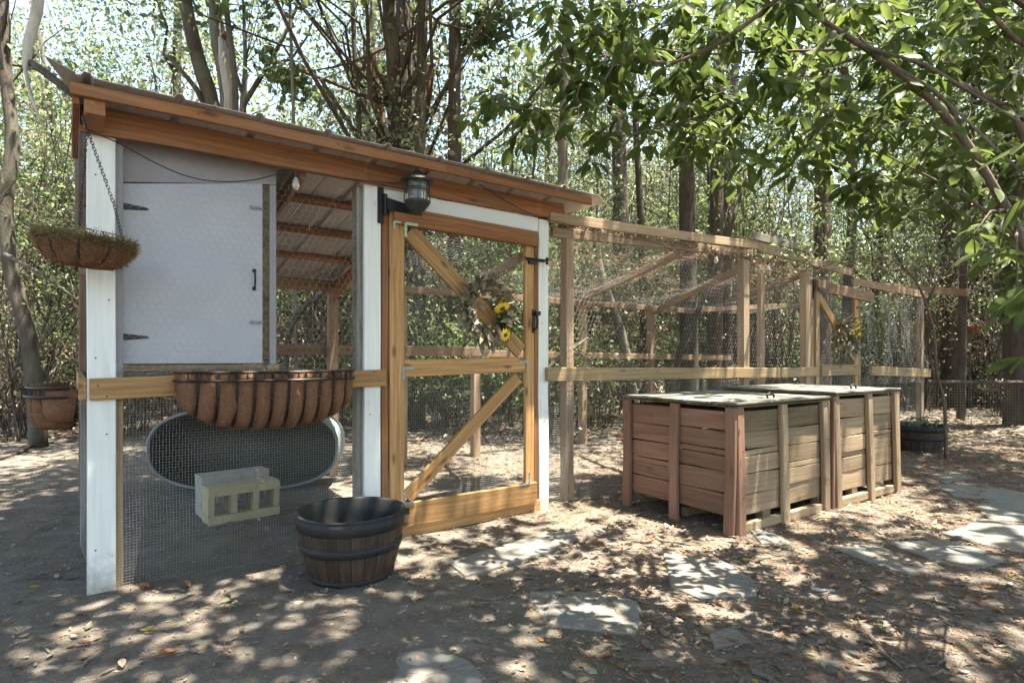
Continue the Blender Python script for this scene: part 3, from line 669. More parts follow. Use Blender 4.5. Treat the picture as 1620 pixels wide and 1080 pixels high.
# mid rails of the coop front
B('front_rail', (.012, -.022, tz(140, 615)[1]), (T2+.0, -.022, tz(600, 597)[1]), .118, .036, W_gate, warp=.003, segs=4)
B('side_rail', (-.02, -.0, 1.13), (-.02, RD, 1.13), .115, .036, W_gate, n=(1, 0, 0))
def nails(par, pts, r=.0045, base=CM, mm=None):
    for (x, d, z) in pts: nb = MB(); nb.tube([(x, d, z), (x, d-.003, z)], r, 7); nb.build('nail_head', mm or M_iron, par, base)
nails(coop, [(.04, 0, 2.30), (.09, 0, 2.28), (.03, 0, 1.95), (.10, 0, 1.62), (.04, 0, 1.30), (.09, 0, .88), (.04, 0, .25), (T1+.06, 0, 2.2), (T1+.09, 0, 1.7), (T1+.05, 0, .9), (T3+.08, 0, 2.1), (T3+.07, 0, 1.6), (T3+.09, 0, .75)])
nails(coop, [(.05, -.042, 1.15), (.09, -.042, 1.09), (T1+.06, -.042, 1.2), (T1+.1, -.042, 1.14), (.06, -.05, 2.60), (1.06, -.05, 2.62), (1.06, -.05, 2.56), (TB-.05, -.05, 2.62), (TB-.05, -.05, 2.57), (TB+.08, -.033, 2.57), (3.2, -.033, 2.6), (3.2, -.033, 2.56), (.5, -.273, 2.656), (1.3, -.273, 2.657), (2.3, -.273, 2.66), (3.1, -.273, 2.658)])
# nesting hutch behind the wire
BD = .14
hx0, hx1 = .1, tt(437, BD)
m = MB()
dxa, dxb = tt(190, BD), tt(414, BD); z_bot = tz(300, 576, BD)[1]; zdl = tz(190, 290, BD)[1]; zdr = tz(412, 290, BD)[1]
ztop = 2.62
def prism(mb, quad, d0, d1):
    vs = [(x, d, z) for d in (d0, d1) for x, z in quad]; mb.add(vs, [(0, 1, 2, 3), (7, 6, 5, 4), (0, 4, 5, 1), (1, 5, 6, 2), (2, 6, 7, 3), (3, 7, 4, 0)])
prism(m, [(hx0, zdl), (hx1, zdr+.01), (hx1, ztop-.03), (hx0, ztop-.03)], BD, BD+.015)
m.build('front_panel', M_wall, coop)
m = MB(); prism(m, [(hx0, z_bot), (dxa-.006, z_bot), (dxa-.006, zdl-.002), (hx0, zdl-.002)], BD, BD+.015); m.build('front_stile', M_wall, coop)
m = MB(); prism(m, [(dxb+.05, z_bot), (hx1, z_bot), (hx1, zdr+.006), (dxb+.05, zdr)], BD+.001, BD+.03); m.build('front_stile', M_wall, coop)
m = MB(); prism(m, [(hx0, z_bot), (hx0+.015, z_bot), (hx0+.015, 2.58), (hx0, 2.58)], BD+.02, 1.25); m.build('side_panel', M_wall, coop)
m = MB(); prism(m, [(hx1-.015, z_bot), (hx1, z_bot), (hx1, 2.35), (hx1-.015, 2.35)], BD+.035, 1.25); m.build('side_panel', M_wall, coop)
m = MB(); m.box(hx0+.016, hx1-.016, BD+.04, 1.24, z_bot, z_bot+.02); m.build('floor_panel', W_old, coop)
m = MB(); m.box(dxb-.02, dxb+.05, BD+.02, BD+.05, z_bot+.03, zdr); m.build('inner_strip', W_dark, coop)
hd = MB(); prism(hd, [(dxa, z_bot+.006), (dxb, z_bot+.006), (dxb, zdr-.006), (dxa, zdl-.006)], BD-.018, BD-.001)
hutch_door = hd.build('hutch_door', M_boxdoor, coop)
def strap_hinge(t, z, d, s=1, par=None, L=.13, m_=M_iron, hh=.05):
    mb = MB(); mb.box(t-.028*s, t-.004*s, d-.008, d-.001, z-hh, z+hh); mb.tube([(t, d-.008, z-hh*.7), (t, d-.008, z+hh*.7)], .006, 8)
    vs = [(t+x*s, dd, z+q) for dd in (d-.008, d-.002) for x, q in ((.004, -.02), (L, -.007), (L+.012, 0), (L, .007), (.004, .02))]
    mb.add(vs, [(0, 1, 2, 3, 4), (9, 8, 7, 6, 5)]+[(i, 5+i, 5+(i+1) % 5, (i+1) % 5) for i in range(5)])
    for k in (.035, .075, .11): mb.tube([(t+k*s*L/.13, d-.008, z), (t+k*s*L/.13, d-.012, z)], .006, 6)
    return mb.build('hinge', m_, par or coop)
strap_hinge(dxa, tz(200, 328, BD)[1], BD-.018, par=hutch_door); strap_hinge(dxa, tz(200, 533, BD)[1], BD-.018, par=hutch_door)
for py in (330, 510):
    t, z = tz(402, py, BD); mb = MB(); mb.box(t-.03, t+.035, BD-.026, BD-.019, z-.013, z+.013); mb.tube([(t-.028, BD-.032, z), (t+.05, BD-.032, z)], .005, 6)
    mb.box(t-.012, t-.004, BD-.04, BD-.026, z-.01, z+.01); mb.build('latch', M_galv, hutch_door)
t, z = tz(401, 443, BD); mb = MB(); P = [(t, BD-.02, z-.055), (t, BD-.045, z-.04), (t, BD-.05, z), (t, BD-.045, z+.04), (t, BD-.02, z+.055)]
mb.tube(P, .006, 6); mb.box(t-.012, t+.012, BD-.022, BD-.019, z-.07, z-.048); mb.box(t-.012, t+.012, BD-.022, BD-.019, z+.048, z+.07); mb.build('handle', M_iron, hutch_door)
B('sill_board', (.14, BD-.0, z_bot-.02), (hx1+.02, BD-.0, z_bot-.02), .03, .05, W_inner)
B('floor_bearer', (.14, .12, z_bot-.085), (hx1+.05, .12, z_bot-.085), .07, .035, W_old)
vpost('hutch_leg', hx1-.07, hx1, 1.1, z_bot-.005, W_rail, d=.06, th=.07)
# nesting straw poking out over the rail
A = []; Bv = []
for i in range(260):
    x = R.uniform(.2, T1-.05); y = R.uniform(-.0, .12); z = 1.20+R.uniform(-.02, .035) if x < hx1 else 1.185
    a = R.uniform(-.5, .5); L = R.uniform(.05, .16); A.append((x, y, z)); Bv.append((x+L*math.cos(a)*R.choice((-1, 1)), y+R.uniform(-.03, .03), z+L*math.sin(a)*.35))
V, Fc = wires(A, Bv, .0018); o = obj('nesting_straw', mesh_np('s', V, Fc, L_pale), coop); o['kind'] = 'stuff'
# wires of the coop front
def fplane(d, amp=.0, sc_=3.0):
    def f(S):
        s, q = S[:, 0], S[:, 1]; y = d+amp*(np.sin(s*sc_*2+q*2.2)+.6*np.sin(q*sc_*3+s*1.7))
        return np.stack([s+amp*.5*np.sin(q*7), y, q+amp*.4*np.sin(s*6)], 1)
    return f
A, Bv = square_segs(.13, T1+.0, .0, 1.1, .0165, 8); wire_part('hardware_cloth', A, Bv, fplane(.012, .006), .0007, M_wire, coop)
A, Bv = hex_segs(.13, T1, 1.15, 2.5, .045); wire_part('poultry_netting', A, Bv, fplane(.03, .004), .0007, M_wire, coop)
A, Bv = square_segs(0, 2.3, .0, 1.1, .033, 6); wire_part('hardware_cloth', A, Bv, lambda S: np.stack([S[:, 0]*0-.0+.02*np.sin(S[:, 0]*4), S[:, 0], S[:, 1]], 1), .0006, M_wire, coop)
A, Bv = hex_segs(-.0, 4.2, .1, 2.05, .06); wire_part('poultry_netting', A, Bv, fplane(RD+.05, .01), .0008, M_wirebrown, coop)

# ------------------------------------------------------------------ the gate
GX0, GX1 = T2+.04, T3-.025
gate = empty('gate', CM @ Matrix.Translation((GX0, 0, 0)), 'large golden pine screen gate between the white posts with crossed braces', 'gate')
def G(name, p0, p1, wd, th, m=W_gate, n=(0, 1, 0), **k): return board(name, Vector(p0), Vector(p1), wd, th, m, gate, n, base=CM, **k)
sw = .115
G('stile', (GX0+sw/2, .0, .10), (GX0+sw/2, .0, 2.385), sw, .036, segs=4, warp=.003)
G('stile', (GX1-sw/2, .0, .10), (GX1-sw/2, .0, 2.36), sw*.8, .036, W_gate, segs=4, warp=.003)
zt = 2.33
G('top_rail', (GX0+.02, -.038, zt), (GX1, -.038, zt-.02), .125, .036, W_beam, segs=3)
G('top_rail_back', (GX0+sw+.003, .0, zt-.01), (GX1-sw+.015, .0, zt-.02), .11, .034, W_beam)
za = tz(650, 582)[1]; zb = tz(825, 576)[1]
G('middle_rail', (GX0+sw+.003, .0, za), (GX1-sw+.005, .0, zb), .125, .036)
G('bottom_rail', (GX0+.01, -.038, .155), (GX1-.01, -.038, .155), .175, .036, segs=3)
gx_a = GX0+sw
G('brace', (gx_a+.05, .012, zt-.09), (GX1-sw-.02, .012, zb+.11), .13, .034)
G('brace', (gx_a+.03, .012, .27), (GX1-sw-.05, .012, za-.09), .10, .034)
def gpart(mb, name, m): return mb.build(name, m, gate, CM)
t, z = tz(605, 335); mb = MB(); z = 2.40
mb.box(T2-.05, T2-.005, -.012, -.002, 2.26, 2.52); mb.tube([(T2+.0, -.03, 2.32), (T2+.0, -.03, 2.47)], .014, 8)
vs = [(T2+x, dd, 2.385+q) for dd in (-.07, -.058) for x, q in ((.0, -.035), (.27, -.038), (.27, .012), (.0, .05))]
mb.add(vs, [(0, 1, 2, 3), (7, 6, 5, 4), (0, 4, 5, 1), (1, 5, 6, 2), (2, 6, 7, 3), (3, 7, 4, 0)]); gpart(mb, 'strap_hinge', M_iron)
mb = MB(); z = .19; mb.box(T2-.04, T2-.0, -.012, -.004, z-.09, z+.09); mb.box(T2+.0, T2+.17, -.07, -.058, z-.022, z+.022); mb.tube([(T2+.01, -.05, z-.05), (T2+.01, -.05, z+.05)], .014, 8); gpart(mb, 'strap_hinge', M_iron)
def tplate(x, z, s, m_, a=.09, w_=.018, d=-.02, dv=1):
    mb = MB(); mb.box(min(x, x+s*a), max(x, x+s*a), d-.003, d, z-w_/2, z+w_/2); mb.box(x-w_/2, x+w_/2, d-.004, d-.0005, min(z, z-dv*a), max(z, z-dv*a))
    for k in (.25, .6, .9): mb.tube([(x+s*a*k, d-.003, z), (x+s*a*k, d-.007, z)], .004, 6); mb.tube([(x, d-.004, z-dv*a*k), (x, d-.008, z-dv*a*k)], .004, 6)
    gpart(mb, 'corner_plate', m_)
tplate(GX0+sw-.01, zt-.055, 1, M_green, .10, .02, -.058); tplate(GX0+.015, zt-.055, 1, M_green, .05, .015, -.058)
tplate(GX0+sw-.01, za, 1, M_galv, .09, .018, -.019); tplate(GX1-sw+.03, zb+.02, -1, M_galv, .09); tplate(GX0+sw-.02, .245, 1, M_galv, .08, .018, -.058, -1); tplate(GX1-sw+.02, .245, -1, M_galv, .10, .018, -.058, -1)
mb = MB(); t, z = tz(838, 410, -.03); mb.box(t-.03, T3+.07, -.035, -.021, z-.012, z+.012); mb.box(t-.01, t+.06, -.045, -.02, z-.04, z-.012); mb.tube([(t-.07, -.045, z+.005), (T3+.09, -.045, z+.005)], .007, 8)
mb.tube([(T3+.085, -.045, z-.03), (T3+.085, -.045, z+.03)], .012, 8); gpart(mb, 'slide_bolt', M_iron)
mb = MB(); t, z = tz(845, 508, -.03); mb.box(t-.012, t+.014, -.028, -.019, z-.10, z+.10); mb.tube([(t, -.03, z-.075), (t, -.07, z-.055), (t, -.075, z), (t, -.07, z+.04), (t, -.03, z+.06)], .009, 8); mb.box(t, t+.05, -.06, -.045, z+.05, z+.085); gpart(mb, 'handle', M_iron)
A, Bv = square_segs(GX0+.05, GX1-.05, .2, za, .0165, 6); V, Fc = wires(fplane(.034, .003)(np.array(A)), fplane(.034, .003)(np.array(Bv)), .0007); o = obj('hardware_cloth', mesh_np('w', V, Fc, M_wire), gate, CM); o['kind'] = 'stuff'
A, Bv = hex_segs(GX0+.05, GX1-.05, za, zt, .028); V, Fc = wires(fplane(.034, .003)(np.array(A)), fplane(.034, .003)(np.array(Bv)), .0008); o = obj('poultry_netting', mesh_np('w', V, Fc, M_wire), gate, CM); o['kind'] = 'stuff'
B('threshold', (T2+.0, -.012, .035), (T3+.02, -.012, .035), .09, .04, W_gate)
B('door_head', (T2+.036, .06, 2.41), (T3-.021, .06, 2.405), .05, .04, W_beam)

# ------------------------------------------------------------------ the wire run
run = empty('wire_run', CM @ Matrix.Translation((T4, 0, 0)), 'long wire poultry run of weathered lumber beside the coop', 'run')
def Q(name, p0, p1, wd, th, m, n=(0, 1, 0), **k): return board(name, Vector(p0), Vector(p1), wd, th, m, run, n, base=CM, **k)
def qpost(t0, t1, z0, z1, m, d=.0, th=.09, name='post'): return Q(name, ((t0+t1)/2, d+th/2, z0), ((t0+t1)/2, d+th/2, z1), t1-t0, th, m)
def tc_(px, d=0): return tt(px, d)
posts = [(908, .09), (1181, .13), (1279, .15), (1359, .12), (1460, .15)]
tp = [tt(p) for p, _ in posts]
ZT = 2.52
t = tp[0]; qpost(t-.045, t+.045, .0, 2.5, W_post, .05)
for i in (1, 2, 3, 4): t = tp[i]; qpost(t-.06, t+.06, -.05, (2.47, 2.45, 2.3, 2.42)[i-1], W_post, .0)
qpost(tp[2]+.07, tp[2]+.15, -.05, 2.35, W_post, .0, .05)
t_ = tt(1207, .4); qpost(t_-.05, t_+.05, 0, 2.45, W_post, .4, .06)
# top rail: two lapped boards and a proud grey board
tA, tB, tC, tD = tt(866), tt(1196), tt(1183), tt(1271)
zA = tz(868, 345)[1]; zB = tz(1190, 385)[1]
Q('top_rail', (tA, -.02, zA-.0), (tB, -.02, zB-.02), .09, .038, W_post, segs=4, warp=.005)
Q('top_rail', (tA+.1, .06, zA-.10), (tB, .06, zB-.11), .09, .038, W_post)
zC = tz(1226, 386)[1]; Q('top_rail', (tC, -.062, zC+.02), (tD, -.062, zC+.0), .09, .04, W_old)
zE = tz(1300, 416)[1]; Q('top_rail', (tB+.003, -.02, zB-.03), (tt(1345), -.02, zE-.06), .11, .038, W_post, segs=3)
Q('top_rail', (tt(1346), -.02, 2.42), (tp[4]+.1, -.02, 2.40), .11, .038, W_inner)
q0 = at(1400, 455, 11.2); q1 = at(1532, 463, 11.2); Q('header_stub', CM.inverted() @ q0, CM.inverted() @ q1, .14, .04, W_inner, n=(0, 1, 0))
# mid rails
z1 = tz(870, 592)[1]; z2 = tz(1228, 589)[1]
Q('middle_rail', (tt(862), -.022, z1), (tt(1231), -.022, z2), .12, .036, W_rail, segs=4, warp=.004)
Q('middle_rail', (tt(1232), -.022, z2), (tt(1290), -.022, z2-.0), .12, .036, W_rail)
Q('middle_rail', (tt(1374), -.022, tz(1374, 586)[1]), (tt(1468), -.022, tz(1468, 590)[1]), .14, .036, W_rail)
# rear frame
Q('rear_rail', (2.41, RD, 2.13), (9.0, RD, 2.13), .085, .04, W_inner, segs=4, warp=.01)
Q('rear_rail', (9.0, RD, 2.17), (12.6, RD, 2.45), .085, .04, W_inner)
Q('rear_rail', (4.31, RD+.02, 1.36), (10, RD+.02, 1.30), .09, .04, W_inner)
for px, top in ((757, 1.36), (927, 2.13), (1035, 2.12), (640, 2.1)):
    t = tt(px, RD); qpost(t-.055, t+.055, -.05, top, W_post if px != 1035 else W_inner, RD+.03)
for pf, zf, pr, zr in ((1080, 398, 920, 473), (1172, 425, 1040, 490), (1275, 432, 1150, 478)):
    tf, zf_ = tz(pf, zf, .05); tr, zr_ = tz(pr, zr, RD); Q('rafter', (tf, .06, zf_), (tr, RD, zr_), .085, .04, W_inner, n=(1, 0, 0), segs=3, warp=.01)
tf, zf_ = tz(822, 408, .6); tr, zr_ = tz(752, 448, RD); Q('rafter', (tf, .6, zf_), (tr, RD, zr_), .085, .04, W_inner, n=(1, 0, 0))
def rp(mb, name, m_, kind=None):
    o = mb.build(name, m_, run, CM)
    if kind: o['kind'] = kind
    return o
def rwire(name, A, Bv, f, r, m_):
    V, Fc = wires(f(np.array(A)), f(np.array(Bv)), r); o = obj(name, mesh_np('w', V, Fc, m_), run, CM); o['kind'] = 'stuff'
A, Bv = hex_segs(T4, tp[3], 1.05, 2.48, .05); rwire('poultry_netting', A, Bv, fplane(.03, .015, 1.2), .0008, M_wire)
A, Bv = square_segs(T4-.05, tp[3], .0, 1.12, .021, 10); rwire('hardware_cloth', A, Bv, fplane(.022, .012, 1.1), .0007, M_wire)
A, Bv = square_segs(T4+.1, tp[0]+.2, .0, .86, .021, 10)
rwire('hardware_cloth', A, Bv, lambda S: np.stack([S[:, 0]+.10*(.86-S[:, 1])**2*-1.2, .09+.14*np.sin((S[:, 0]-T4)*5)+.1*(.86-S[:, 1])**2, S[:, 1]], 1), .0013, M_wire)
# crumpled netting hanging in the last bay
def crumple(S):
    s, q = S[:, 0], S[:, 1]; k = .10*np.sin(s*9+1.5*np.sin(q*3))+.05*np.sin(s*23+q*4)
    return np.stack([s+.06*np.sin(q*4+s*3), .06+k, q], 1)
A, Bv = hex_segs(tp[3], tp[4], .9, 2.35, .045); rwire('crumpled_netting', A, Bv, crumple, .0016, M_wire)
A, Bv = square_segs(tp[3], tp[4], .0, 1.0, .033, 5); rwire('hardware_cloth', A, Bv, fplane(.02, .01), .0009, M_wire)
# roof netting with fallen straw
A, Bv = hex_segs(2.5, 10.5, .0, 1.0, .07)
def roofnet(S):
    s, q = S[:, 0], S[:, 1]; return np.stack([s, .02+q*(RD), 2.5-.36*q-.10*np.sin(q*math.pi)*(.6+.4*np.sin(s*4))], 1)
A = np.array(A); Bv = np.array(Bv); n_ = 2.55
A, Bv = hex_segs(2.5, 10.5, .0, 2.55, .07); A = np.array(A); Bv = np.array(Bv); A[:, 1] /= 2.55; Bv[:, 1] /= 2.55
rwire('roof_netting', A, Bv, roofnet, .0007, M_wire)
g = np.random.default_rng(5); n = 1700; s = tA+g.random(n)*(tD-tA+.6); q = g.beta(.7, 2.2, n)
base = roofnet(np.stack([s, q], 1)); base[:, 2] += .01+.03*g.random(n); dd = g.normal(size=(n, 3)); dd[:, 2] = dd[:, 2]*.35-.25; dd /= np.linalg.norm(dd, axis=1, keepdims=True)
V, Fc = wires(base, base+dd*(.06+.12*g.random((n, 1))), .0013); o = obj('pine_straw', mesh_np('w', V, Fc, L_rust), run, CM); o['kind'] = 'stuff'
n = 700; s = tA+g.random(n)*(tD-tA); base = np.stack([s, .0+.1*g.random(n), 2.49+.05*g.random(n)], 1); V, Fc = leaf_mesh_arrays(base, .05, g=g)
o = obj('fallen_leaf_layer', mesh_np('w', V, Fc, [L_brown, L_pale], np.tile(g.choice(2, n), 2)), run, CM); o['kind'] = 'stuff'
# small gate at the far end
g2 = empty('small_gate', CM @ Matrix.Translation((tp[2]+.2, 0, 0)), 'small far gate of weathered lumber with a floral wreath', 'gate')
ga, gb = tp[2]+.17, tp[3]-.07
def G2(name, p0, p1, wd, th, m=W_gate, n=(0, 1, 0)): return board(name, Vector(p0), Vector(p1), wd, th, m, g2, n, base=CM)
G2('stile', (ga+.05, 0, .1), (ga+.05, 0, 2.25), .1, .036, W_rail); G2('stile', (gb-.05, 0, .1), (gb-.05, 0, 2.25), .1, .036)
G2('top_rail', (ga, -.037, 2.28), (gb+.45, -.037, 2.22), .15, .036, W_inner); G2('middle_rail', (ga+.1, -.037, 1.13), (gb, -.037, 1.13), .15, .036, W_rail)
G2('bottom_rail', (ga, -.037, .18), (gb, -.037, .18), .14, .036); G2('brace', (ga+.1, .0, 2.15), (gb-.1, .0, 1.3), .11, .034)
mb = MB(); mb.box(ga-.06, ga-.02, -.02, -.002, 2.1, 2.36); mb.box(ga-.02, ga+.22, -.075, -.06, 2.21, 2.25); mb.build('strap_hinge', M_iron, g2, CM)
mb = MB(); mb.box(gb-.06, gb+.1, -.03, -.019, 2.03, 2.06); mb.build('slide_bolt', M_iron, g2, CM)
mb = MB(); mb.tube([(gb-.02, -.03, 1.5), (gb-.02, -.08, 1.53), (gb-.02, -.08, 1.6), (gb-.02, -.03, 1.63)], .012, 6); mb.build('handle', M_iron, g2, CM)
A, Bv = hex_segs(ga+.1, gb-.1, .25, 2.2, .045); V, Fc = wires(fplane(.03, .02)(np.array(A)), fplane(.03, .02)(np.array(Bv)), .0013); o = obj('poultry_netting', mesh_np('w', V, Fc, M_wire), g2, CM); o['kind'] = 'stuff'

# perches inside
def limb_thing(name, label, pts, rad, m_, cat='branch'):
    b = Vector(pts[0]); e = MB(); e.tube([Vector(p)-b for p in pts], rad, 7, rough=.2); o = e.build(name, m_, None, Matrix.Translation(b), smooth=True); return tag(o, label, cat)
limb_thing('perch_branch', 'crooked brown branch perch leaning beside the second white post inside the run', [at(866, 584, 6.0), at(885, 565, 6.2), at(905, 552, 6.4), at(918, 543, 6.5), at(930, 534, 6.7)], [.022, .024, .02, .018, .012], B_dark)
limb_thing('perch_branch', 'thin dark stick sloping down right of the crooked perch branch', [at(918, 558, 6.9), at(935, 570, 6.9), at(952, 576, 6.9)], [.01, .009, .006], B_dark)
limb_thing('fallen_stick', 'pale thin stick lying on the run floor left of the crates', [Vector((*gnd(956, 652).xy, .05)), Vector((*gnd(975, 662).xy, .1)), Vector((*gnd(990, 668).xy, .04))], [.02, .018, .01], B_pale)
limb_thing('fallen_stick', 'grey log lying at the foot of the right gate side', [Vector((*gnd(722, 642).xy, .05)), Vector((*gnd(738, 632).xy, .4)), Vector((*gnd(742, 622).xy, .95))], [.04, .05, .03], B_pale)

# ------------------------------------------------------------------ wreaths
def big_leaf(L, W, mats, mi=0, curl=.15, droop=.25, nseg=4, name='leaf'):
    vs = []; fs = []
    for i in range(nseg+1):
        f = i/nseg; wv = W*math.sin(math.pi*min(1, f*.93+.04))**.8*(.5 if i < nseg else .02); z = -droop*L*f*f
        vs += [(f*L, -wv, z+curl*wv), (f*L, 0, z-curl*.3*wv), (f*L, wv, z+curl*wv)]
    for i in range(nseg):
        a = i*3; fs += [(a, a+3, a+4, a+1), (a+1, a+4, a+5, a+2)]
    return vs, fs
def wreath(name, label, px, py, d, rad, seed, flower='sun'):
    rr = random.Random(seed); t, z = tz(px, py, d); M = CM @ Matrix.Translation((t, d, z)); e = empty(name, M, label, 'wreath')
    mb = MB(); mb.tube([(math.cos(a*.3142)*rad*.72, 0, math.sin(a*.3142)*rad*.72) for a in range(21)], .012, 6, False); mb.build('twig_ring', B_dark, e)
    vsl = [big_leaf(.115, .048, None), big_leaf(.10, .045, None, curl=.5), big_leaf(.12, .042, None, curl=.3, droop=.5)]
    mes = []
    for v, f in vsl:
        me = bpy.data.meshes.new('leaf'); me.from_pydata(v, [], f); me.materials.append(L_wreath); me.update(); mes.append(me)
    for k in range(290):
        a = rr.uniform(0, 6.283); q = rad*rr.uniform(.42, .9); c = Vector((math.cos(a)*q, -rr.uniform(.0, .06), math.sin(a)*q))
        if flower == 'sun' and -0.3 < a-6.283 < 0 or (flower == 'sun' and 5.2 < a < 6.28 and rr.random() < .6): continue
        dirv = Vector((math.cos(a+rr.uniform(-1.2, 1.2)), -rr.uniform(.1, .9), math.sin(a+rr.uniform(-1.2, 1.2)))).normalized()
        q_ = dirv.to_track_quat('X', 'Z').to_matrix().to_4x4() @ Matrix.Rotation(rr.uniform(-1, 1), 4, 'X')
        o = bpy.data.objects.new('leaf', mes[k % 3]); s = rr.uniform(.75, 1.15)*(1 if rad > .2 else .9); reg(o, M @ Matrix.Translation(c) @ q_ @ Matrix.Scale(s, 4), e)
    def flowerat(x, z_, r, pm, npet=14, tilt=.5):
        F = M @ Matrix.Translation((x, -.09, z_)) @ Matrix.Rotation(tilt, 4, 'X'); mb = MB()
        for k in range(npet):
            a = 6.283*k/npet; v, f = big_leaf(r, r*.36, None, nseg=3, droop=.15); Rm = Matrix.Rotation(a, 4, 'Y') @ Matrix.Rotation(math.pi/2, 4, 'X'); mb.add([Rm @ Vector(p) for p in v], f)
        mb.build('flower', pm, e, F); mb = MB(); mb.lathe([(.001, .012), (r*.2, .01), (r*.3, .0), (r*.3, -.01)], 10); mb.build('flower_heart', M_cone, e, F @ Matrix.Rotation(math.pi/2, 4, 'X'))
    if flower == 'sun':
        flowerat(.11, .02, .075, M_yellow, 15, .9); flowerat(.14, -.19, .06, M_yellow, 12, .3); flowerat(.02, -.17, .05, M_cone, 9, .3)
        C = np.random.default_rng(seed).normal(size=(220, 3))*np.array([.05, .02, .07])+np.array([.16, -.04, -.10]); V, Fc = leaf_mesh_arrays(C, .05, aspect=.3); o = obj('green_sprig', mesh_np('w', V, Fc, L_mag), e); o['kind'] = 'stuff'
    else:
        for q in ((.12, .14), (.17, .09), (.09, .07), (.17, .16), (.2, .0)): flowerat(*q, .075, M_yellow, 11, .4)
        for q in ((-.06, .12), (-.02, .06), (-.1, -.12), (.0, -.2)): flowerat(*q, .06, M_flwhite, 8, .4)
        C = np.random.default_rng(seed).normal(size=(260, 3))*np.array([.09, .02, .12])+np.array([-.04, -.03, -.02]); V, Fc = leaf_mesh_arrays(C, .07, aspect=.4); o = obj('green_sprig', mesh_np('w', V, Fc, L_mag), e); o['kind'] = 'stuff'
    return e
wreath('wreath', 'dried leaf wreath with a sunflower hung on the large gate', 767, 492, -.05, .265, 3)
wreath('wreath', 'wreath with yellow and pale flowers on the small far gate', 1338, 532, -.08, .26, 4, 'mix')

# ------------------------------------------------------------------ lantern, cable, bulbs, chain baskets
t, z = tz(660, 300, -.20); zt_ = tz(660, 280, -.20)[1]
lan = empty('lantern', CM @ Matrix.Translation((t, -.20, zt_)), 'dark caged hexagonal lantern hanging at the beam joint above the gate', 'lantern')
s = .95
mb = MB(); mb.lathe([(.001, .045), (.03*s, .04), (.045*s, .02), (.12*s, -.02), (.135*s, -.035), (.125*s, -.04), (.001, -.04)], 8); mb.build('hood', M_bronze, lan)
mb = MB(); mb.lathe([(.068*s, -.04), (.075*s, -.17)], 16); mb.build('glass', M_glass, lan)
mb = MB(); mb.lathe([(.098*s, -.17), (.10*s, -.19), (.06*s, -.235), (.03*s, -.25), (.001, -.255), ], 8); mb.lathe([(.001, -.17), (.098*s, -.17)], 8); mb.build('base', M_bronze, lan)
for k in range(8):
    a = math.pi/4*k+.39; mb = MB(); mb.tube([(.088*s*math.cos(a), .088*s*math.sin(a), -.04), (.096*s*math.cos(a), .096*s*math.sin(a), -.18)], .0045, 5); mb.build('bar', M_bronze, lan)
for zz in (-.085, -.10):
    mb = MB(); mb.tube([(.094*s*math.cos(math.pi/4*k+.39), .094*s*math.sin(math.pi/4*k+.39), zz) for k in range(9)], .004, 5, False); mb.build('ring', M_bronze, lan)
mb = MB(); mb.tube([(0, 0, .04), (0, 0, .10), (.02, -.0, .115), (.035, -.03, .09)], .003, 5); mb.build('hook', M_iron, lan)
mb = MB(); mb.lathe([(.001, -.10), (.018, -.11), (.022, -.13), (.018, -.165)], 10); mb.build('candle', M_flwhite, lan)

cab = empty('string_light', CM, 'black cable of string lights drooping along the coop beam with clear bulbs', 'string light')
def cable(pts, r=.0035):
    Pq = [];
    for (px, py, d) in pts: t, z = tz(px, py, d); Pq.append(Vector((t, d, z)))
    Qs = []
    for i in range(len(Pq)-1):
        a, b, c, d = Pq[max(i-1, 0)], Pq[i], Pq[i+1], Pq[min(i+2, len(Pq)-1)]
        for k in range(5): f = k/5; Qs.append(.5*((2*b)+(-a+c)*f+(2*a-5*b+4*c-d)*f*f+(-a+3*b-3*c+d)*f**3))
    Qs.append(Pq[-1]); mb = MB(); mb.tube(Qs, r, 5); mb.build('cable', M_cable, cab, smooth=True)
cable([(137, 205, -.07), (190, 228, -.07), (240, 255, -.07), (290, 277, -.07), (340, 287, -.07), (400, 285, -.07), (468, 272, -.07), (560, 284, -.07), (640, 289, -.07), (690, 270, -.07), (740, 282, -.07), (800, 318, -.07), (850, 343, -.07), (885, 352, -.07), (960, 370, -.07), (1040, 385, -.07), (1075, 400, -.07), (1133, 398, -.07), (1215, 412, -.07)])
M_bulb, _t, _p = mat('bulb_glass'); _p.inputs['Transmission Weight'].default_value = .6; _p.inputs['Roughness'].default_value = .1; _p.inputs['Base Color'].default_value = (.8, .78, .72, 1)
for px, py in ((468, 276), (1133, 402), (1215, 416)):
    t, z = tz(px, py, -.07); Mx = CM @ Matrix.Translation((t, -.07, z)); mb = MB(); mb.lathe([(.001, .012), (.012, .012), (.012, -.02), (.001, -.02)], 8); mb.build('socket', M_cable, cab, Mx)
    mb = MB(); mb.lathe([(.010, -.02), (.02, -.05), (.024, -.075), (.015, -.095), (.001, -.10)], 10); mb.build('bulb', M_bulb, cab, Mx, smooth=True)

def fibres(f, n, r=.0011, L=(.02, .05), m_=M_fibre, parent=None, M=None, seed=1, out=.6):
    g = np.random.default_rng(seed); P, N = f(g, n); d = g.normal(size=(n, 3))*.7+N*out; d /= np.linalg.norm(d, axis=1, keepdims=True)
    V, Fc = wires(P, P+d*(L[0]+(L[1]-L[0])*g.random((n, 1))), r); o = obj('loose_fibre', mesh_np('w', V, Fc, m_), parent, M); o['kind'] = 'stuff'
